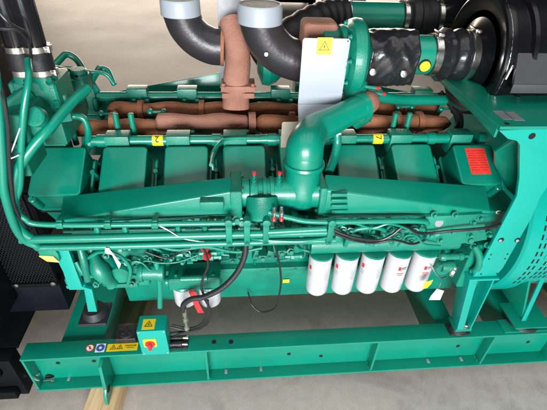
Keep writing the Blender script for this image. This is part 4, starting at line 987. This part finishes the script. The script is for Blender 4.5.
for a_, b_ in ((-.42, .735), (-.30, .74), (-.12, .735), (.06, .74), (.15, .735)):
    q = NB(); tube(q, round_path([(a_, 1.12, .70), (a_, 1.10, b_), (a_ + .10, 1.10, b_ + .012), (a_ + .10, 1.13, b_ + .05)], .015), .0045, 8); sub('oil_line', q, 'cast', BL)

for px, py, y, rr in ((7.5, 172, .93, .0125), (11, 205, .93, .0125), (6, 190, .93, .0125)):
    pass
for px, y, z, rr in ((388, 1.285, 1.150, .0195), (300, 1.285, 1.150, .0195)):
    g = NB(); X = at(px, 138, y).x; lathe(g, (X, y, z), XR, [(0, rr - .004), (0, rr), (.006, rr), (.006, rr - .004)], 20); obox(g, (X + .003, y - rr * .8, z + rr * .8), XR, YB, ZU, .004, .005, .004, .001); O('cable_clip', g, 'rubber', G)

# more unions, brackets and small lines packed under the manifolds and over the filters
random.seed(23)
def knob(px, py, y, k):
    g = NB(); p = at(px, py, y); rr = random.uniform(.8, 1.25)
    if k == 0: lathe(g, p, V((random.uniform(-.4, .4), -1, .3)), [(-.05, .010 * rr), (0, .012 * rr), (.003, .015 * rr), (.013, .015 * rr), (.014, .009 * rr), (.024, .009 * rr)], 6)
    elif k == 1: obox(g, p, V((1, 0, random.uniform(-.4, .4))), YB, ZU, .014 * rr, .022, .012 * rr, .003); lathe(g, p + V((0, -.02, 0)), (0, -1, .2), [(0, .007), (.01, .007)], 6)
    elif k == 2: tube(g, spline([p + V((-.03, .03, .0)), p + V((-.02, -.005, .012)), p + V((.01, -.012, .004)), p + V((.028, .0, -.02)), p + V((.03, .04, -.035))], 5), .0048 * rr, 9)
    elif k == 3: lathe(g, p, XR, [(-.03, .009), (-.012, .010), (-.010, .015), (.002, .015), (.004, .010), (.022, .009), (.022, .012), (.030, .012)], 8)
    else: prism(g, [p + V((-.018, 0, -.022)), p + V((.018, 0, -.022)), p + V((.014, 0, .016)), p + V((-.006, 0, .024))], (0, .05, 0), .003); bolt(g, p + V((0, 0, -.006)), (0, -1, 0), .006, .006)
    O(('union', 'bracket', 'oil_line', 'connector', 'lug')[k], g, 'cast', G)
for i in range(30): knob(66 + i * 8.2 + random.uniform(-3, 3), 250 + random.uniform(-2, 7), 1.045, random.randrange(5))
for i in range(16): knob(72 + i * 5.6, 268 + random.uniform(-6, 14), 1.02, random.randrange(5))
for i in range(22): knob(336 + i * 6.6, 233 + random.uniform(-5, 6), 1.0, random.randrange(5))
for i in range(18): knob(190 + i * 7.5, 221 + random.uniform(-3, 4), 1.0, random.randrange(5))
run('oil_pipe', [(150, 244, .975), (176, 250, .965), (206, 247, .965), (236, 252, .965), (262, 248, .97)], .005, 'teal', sp=True, seg=10)
run('fuel_line', [(338, 226, .975), (352, 223, .96), (372, 228, .955), (390, 224, .955), (412, 230, .96)], .004, 'teal', sp=True, seg=8)
run('fuel_line', [(398, 246, .97), (406, 236, .955), (416, 236, .955), (424, 244, .965), (440, 246, .98)], .004, 'teal', sp=True, seg=8)
run('wiring_harness', [(146, 252, .975), (166, 258, .965), (182, 252, .96), (196, 246, .965)], .003, 'wire', sp=True, seg=8)

# --- loose things hanging on it
def tag_(name, pts, y, m, label, cat='tag', group=None):
    g = NB(); P = [at(a, b_, y) for a, b_ in pts]; prism(g, P, (0, .0006, 0)); o = _O(name, g, m); return thing(o, label, cat, group)
t1 = tag_('paper_tag', [(105, 248), (109, 248), (110, 250), (121, 264), (119, 269), (112, 255), (105, 253)], .94, 'paper', 'white paper tag wired to the fuel pump at the left end', 'tag', 'tags hanging from the engine')
t2 = tag_('paper_tag', [(437, 289), (444, 291), (440, 300), (429, 300), (431, 296)], .95, 'paper', 'white paper tag hanging on a wire right of the oil filters', 'tag', 'tags hanging from the engine')
t3 = tag_('plastic_tag', [(424, 283), (433, 280), (431, 284), (427, 288), (423, 289)], .95, 'ybright', 'small yellow tag hanging beside the rightmost oil filter', 'tag', 'tags hanging from the engine')
g = NB(); tube(g, spline([at(443, 277, .98), at(441, 283, .955), at(438, 289, .9505)], 5), .001, 6); sub('tag_wire', g, 'steel', AT)
g = NB(); p = at(286, 281, 1.14); pz = at(286, 281, 1.1485); sheet(g, pz, XR, ZU, .013, .0095, .0012); sub('yellow_label', g, 'ybright', PAN)
g = NB(); tube(g, spline([at(20, 128, .955), at(14, 145, .95), at(9, 158, .945), at(12, 158, .94), at(19, 155, .94)], 6), .0016, 6); thing(_O('cable_tie', g, 'paper'), 'loose white cable tie curling out behind the left pipes', 'cable tie')
g = NB(); tube(g, spline([at(505, 212, 1.05), at(498, 211, 1.04), at(497, 213.5, 1.04), at(507, 214, 1.05)], 6), .0022, 6); thing(_O('cable_tie', g, 'paper'), 'white cable tie loop beside the support plate on the right', 'cable tie')

# --- plastic film tied round the intake pipe: a rumpled sleeve
g = NB(); n1, n2 = 40, 72; random.seed(3); rings = []
x0, x1 = IX(364), IX(411)
for i in range(n1 + 1):
    t = i / n1; X = x0 + (x1 - x0) * t; ring = []
    for k in range(n2):
        a = 2 * math.pi * k / n2
        fr = max(0, math.sin(a - .35)); r = .076 + .003 * math.sin(a * 3 + t * 4) + .004 * (1 - abs(math.sin(a * 2.5 + t * 3 + math.sin(t * 9))) ** .5) + .0028 * (1 - abs(math.sin(t * 8 + math.sin(a * 3) * 1.3)) ** .5) + .0015 * (1 - abs(math.sin(a * 7 - t * 5 + math.sin(t * 17))) ** .7)
        yv = -math.cos(a) * r; zv = math.sin(a) * r
        if zv < 0 and yv < 0: zv *= 1 + .65 * (.8 + .2 * math.sin(t * 5)) * min(1, -yv / .05)   # sags into a loose skirt at the front
        ring.append(g.verts.new((X + .003 * math.sin(a * 5), IY + yv, IZ + zv)))
    rings.append(ring)
for i in range(n1):
    for k in range(n2): g.faces.new((rings[i][k], rings[i][(k + 1) % n2], rings[i + 1][(k + 1) % n2], rings[i + 1][k]))
fw_ = _O('film_wrap', g, 'film', None, None, 180); thing(fw_, 'crumpled black plastic film wrapped round the near intake pipe', 'plastic film')
md = fw_.modifiers.new('t', 'SOLIDIFY'); md.thickness = .001
for px, py in ((373, 72), (404, 74)):
    g = NB(); p = at(px, py, IY - .085); lathe(g, p, V((0, -1, .1)), [(-.006, .011), (.002, .011), (.003, .007), (.003, .004), (-.002, .003)], 20); oo = _O('eyelet', g, 'steel', fw_)
for k, (a_, b_) in enumerate(((376, 88), (382, 94))):
    g = NB(); lathe(g, at(a_, b_, 1.30), V((1, .1, -.1)), [(0, .0055), (.008, .006), (.012, .005)], 14); O('port_cap', g, 'red', G)
    run('sensor_pipe', [(352, 86 + k * 5, 1.31), (362, 86 + k * 5, 1.305), (a_, b_, 1.30)], .006, 'cast', seg=10)

# ------------------------------------------------------------------ loose timber and things far behind
a0_ = atz(97, 410, .1); b0_ = atz(145, 290, .1)
timber(a0_.x, a0_.y - .05, b0_.x, b0_.y + .35, .125, .098, 'pale pine bearer sticking out under the left end of the teal rail')
c0_ = atz(541, 300, .1)
timber(c0_.x + .26, 1.0, c0_.x + .12, 2.1, .12, .098, 'pine bearer under the right end of the frame by the alternator')

def crate(px, py, w_, d, h, m, name, label, cat, legs=True):
    p = atz(px, py, 0); g = NB(); box(g, (-w_ / 2, 0, .12), (w_ / 2, d, h), .02)
    root = bpy.data.objects.new(name, None); COL.objects.link(root); root.location = p; thing(root, label, cat)
    _O('body', g, m, root)
    g = NB(); box(g, (-w_ / 2 - .02, -.02, h), (w_ / 2 + .02, d + .02, h + .05), .01); _O('lid', g, m, root)
    for sx in (-1, 1):
        for sy in (0, 1): g = NB(); box(g, (sx * w_ * .42 - .05, sy * (d - .1), 0), (sx * w_ * .42 + .05, sy * (d - .1) + .1, .12), .005); _O('foot', g, m, root)
    return root
crate(287, 9, 1.15, .8, .9, 'navy', 'steel_cabinet', 'dark navy steel cabinet standing far behind on the floor', 'cabinet')
crate(345, 12, .8, .6, 1.0, 'paper', 'storage_box', 'pale grey box standing on the floor behind the far intake pipe', 'box')
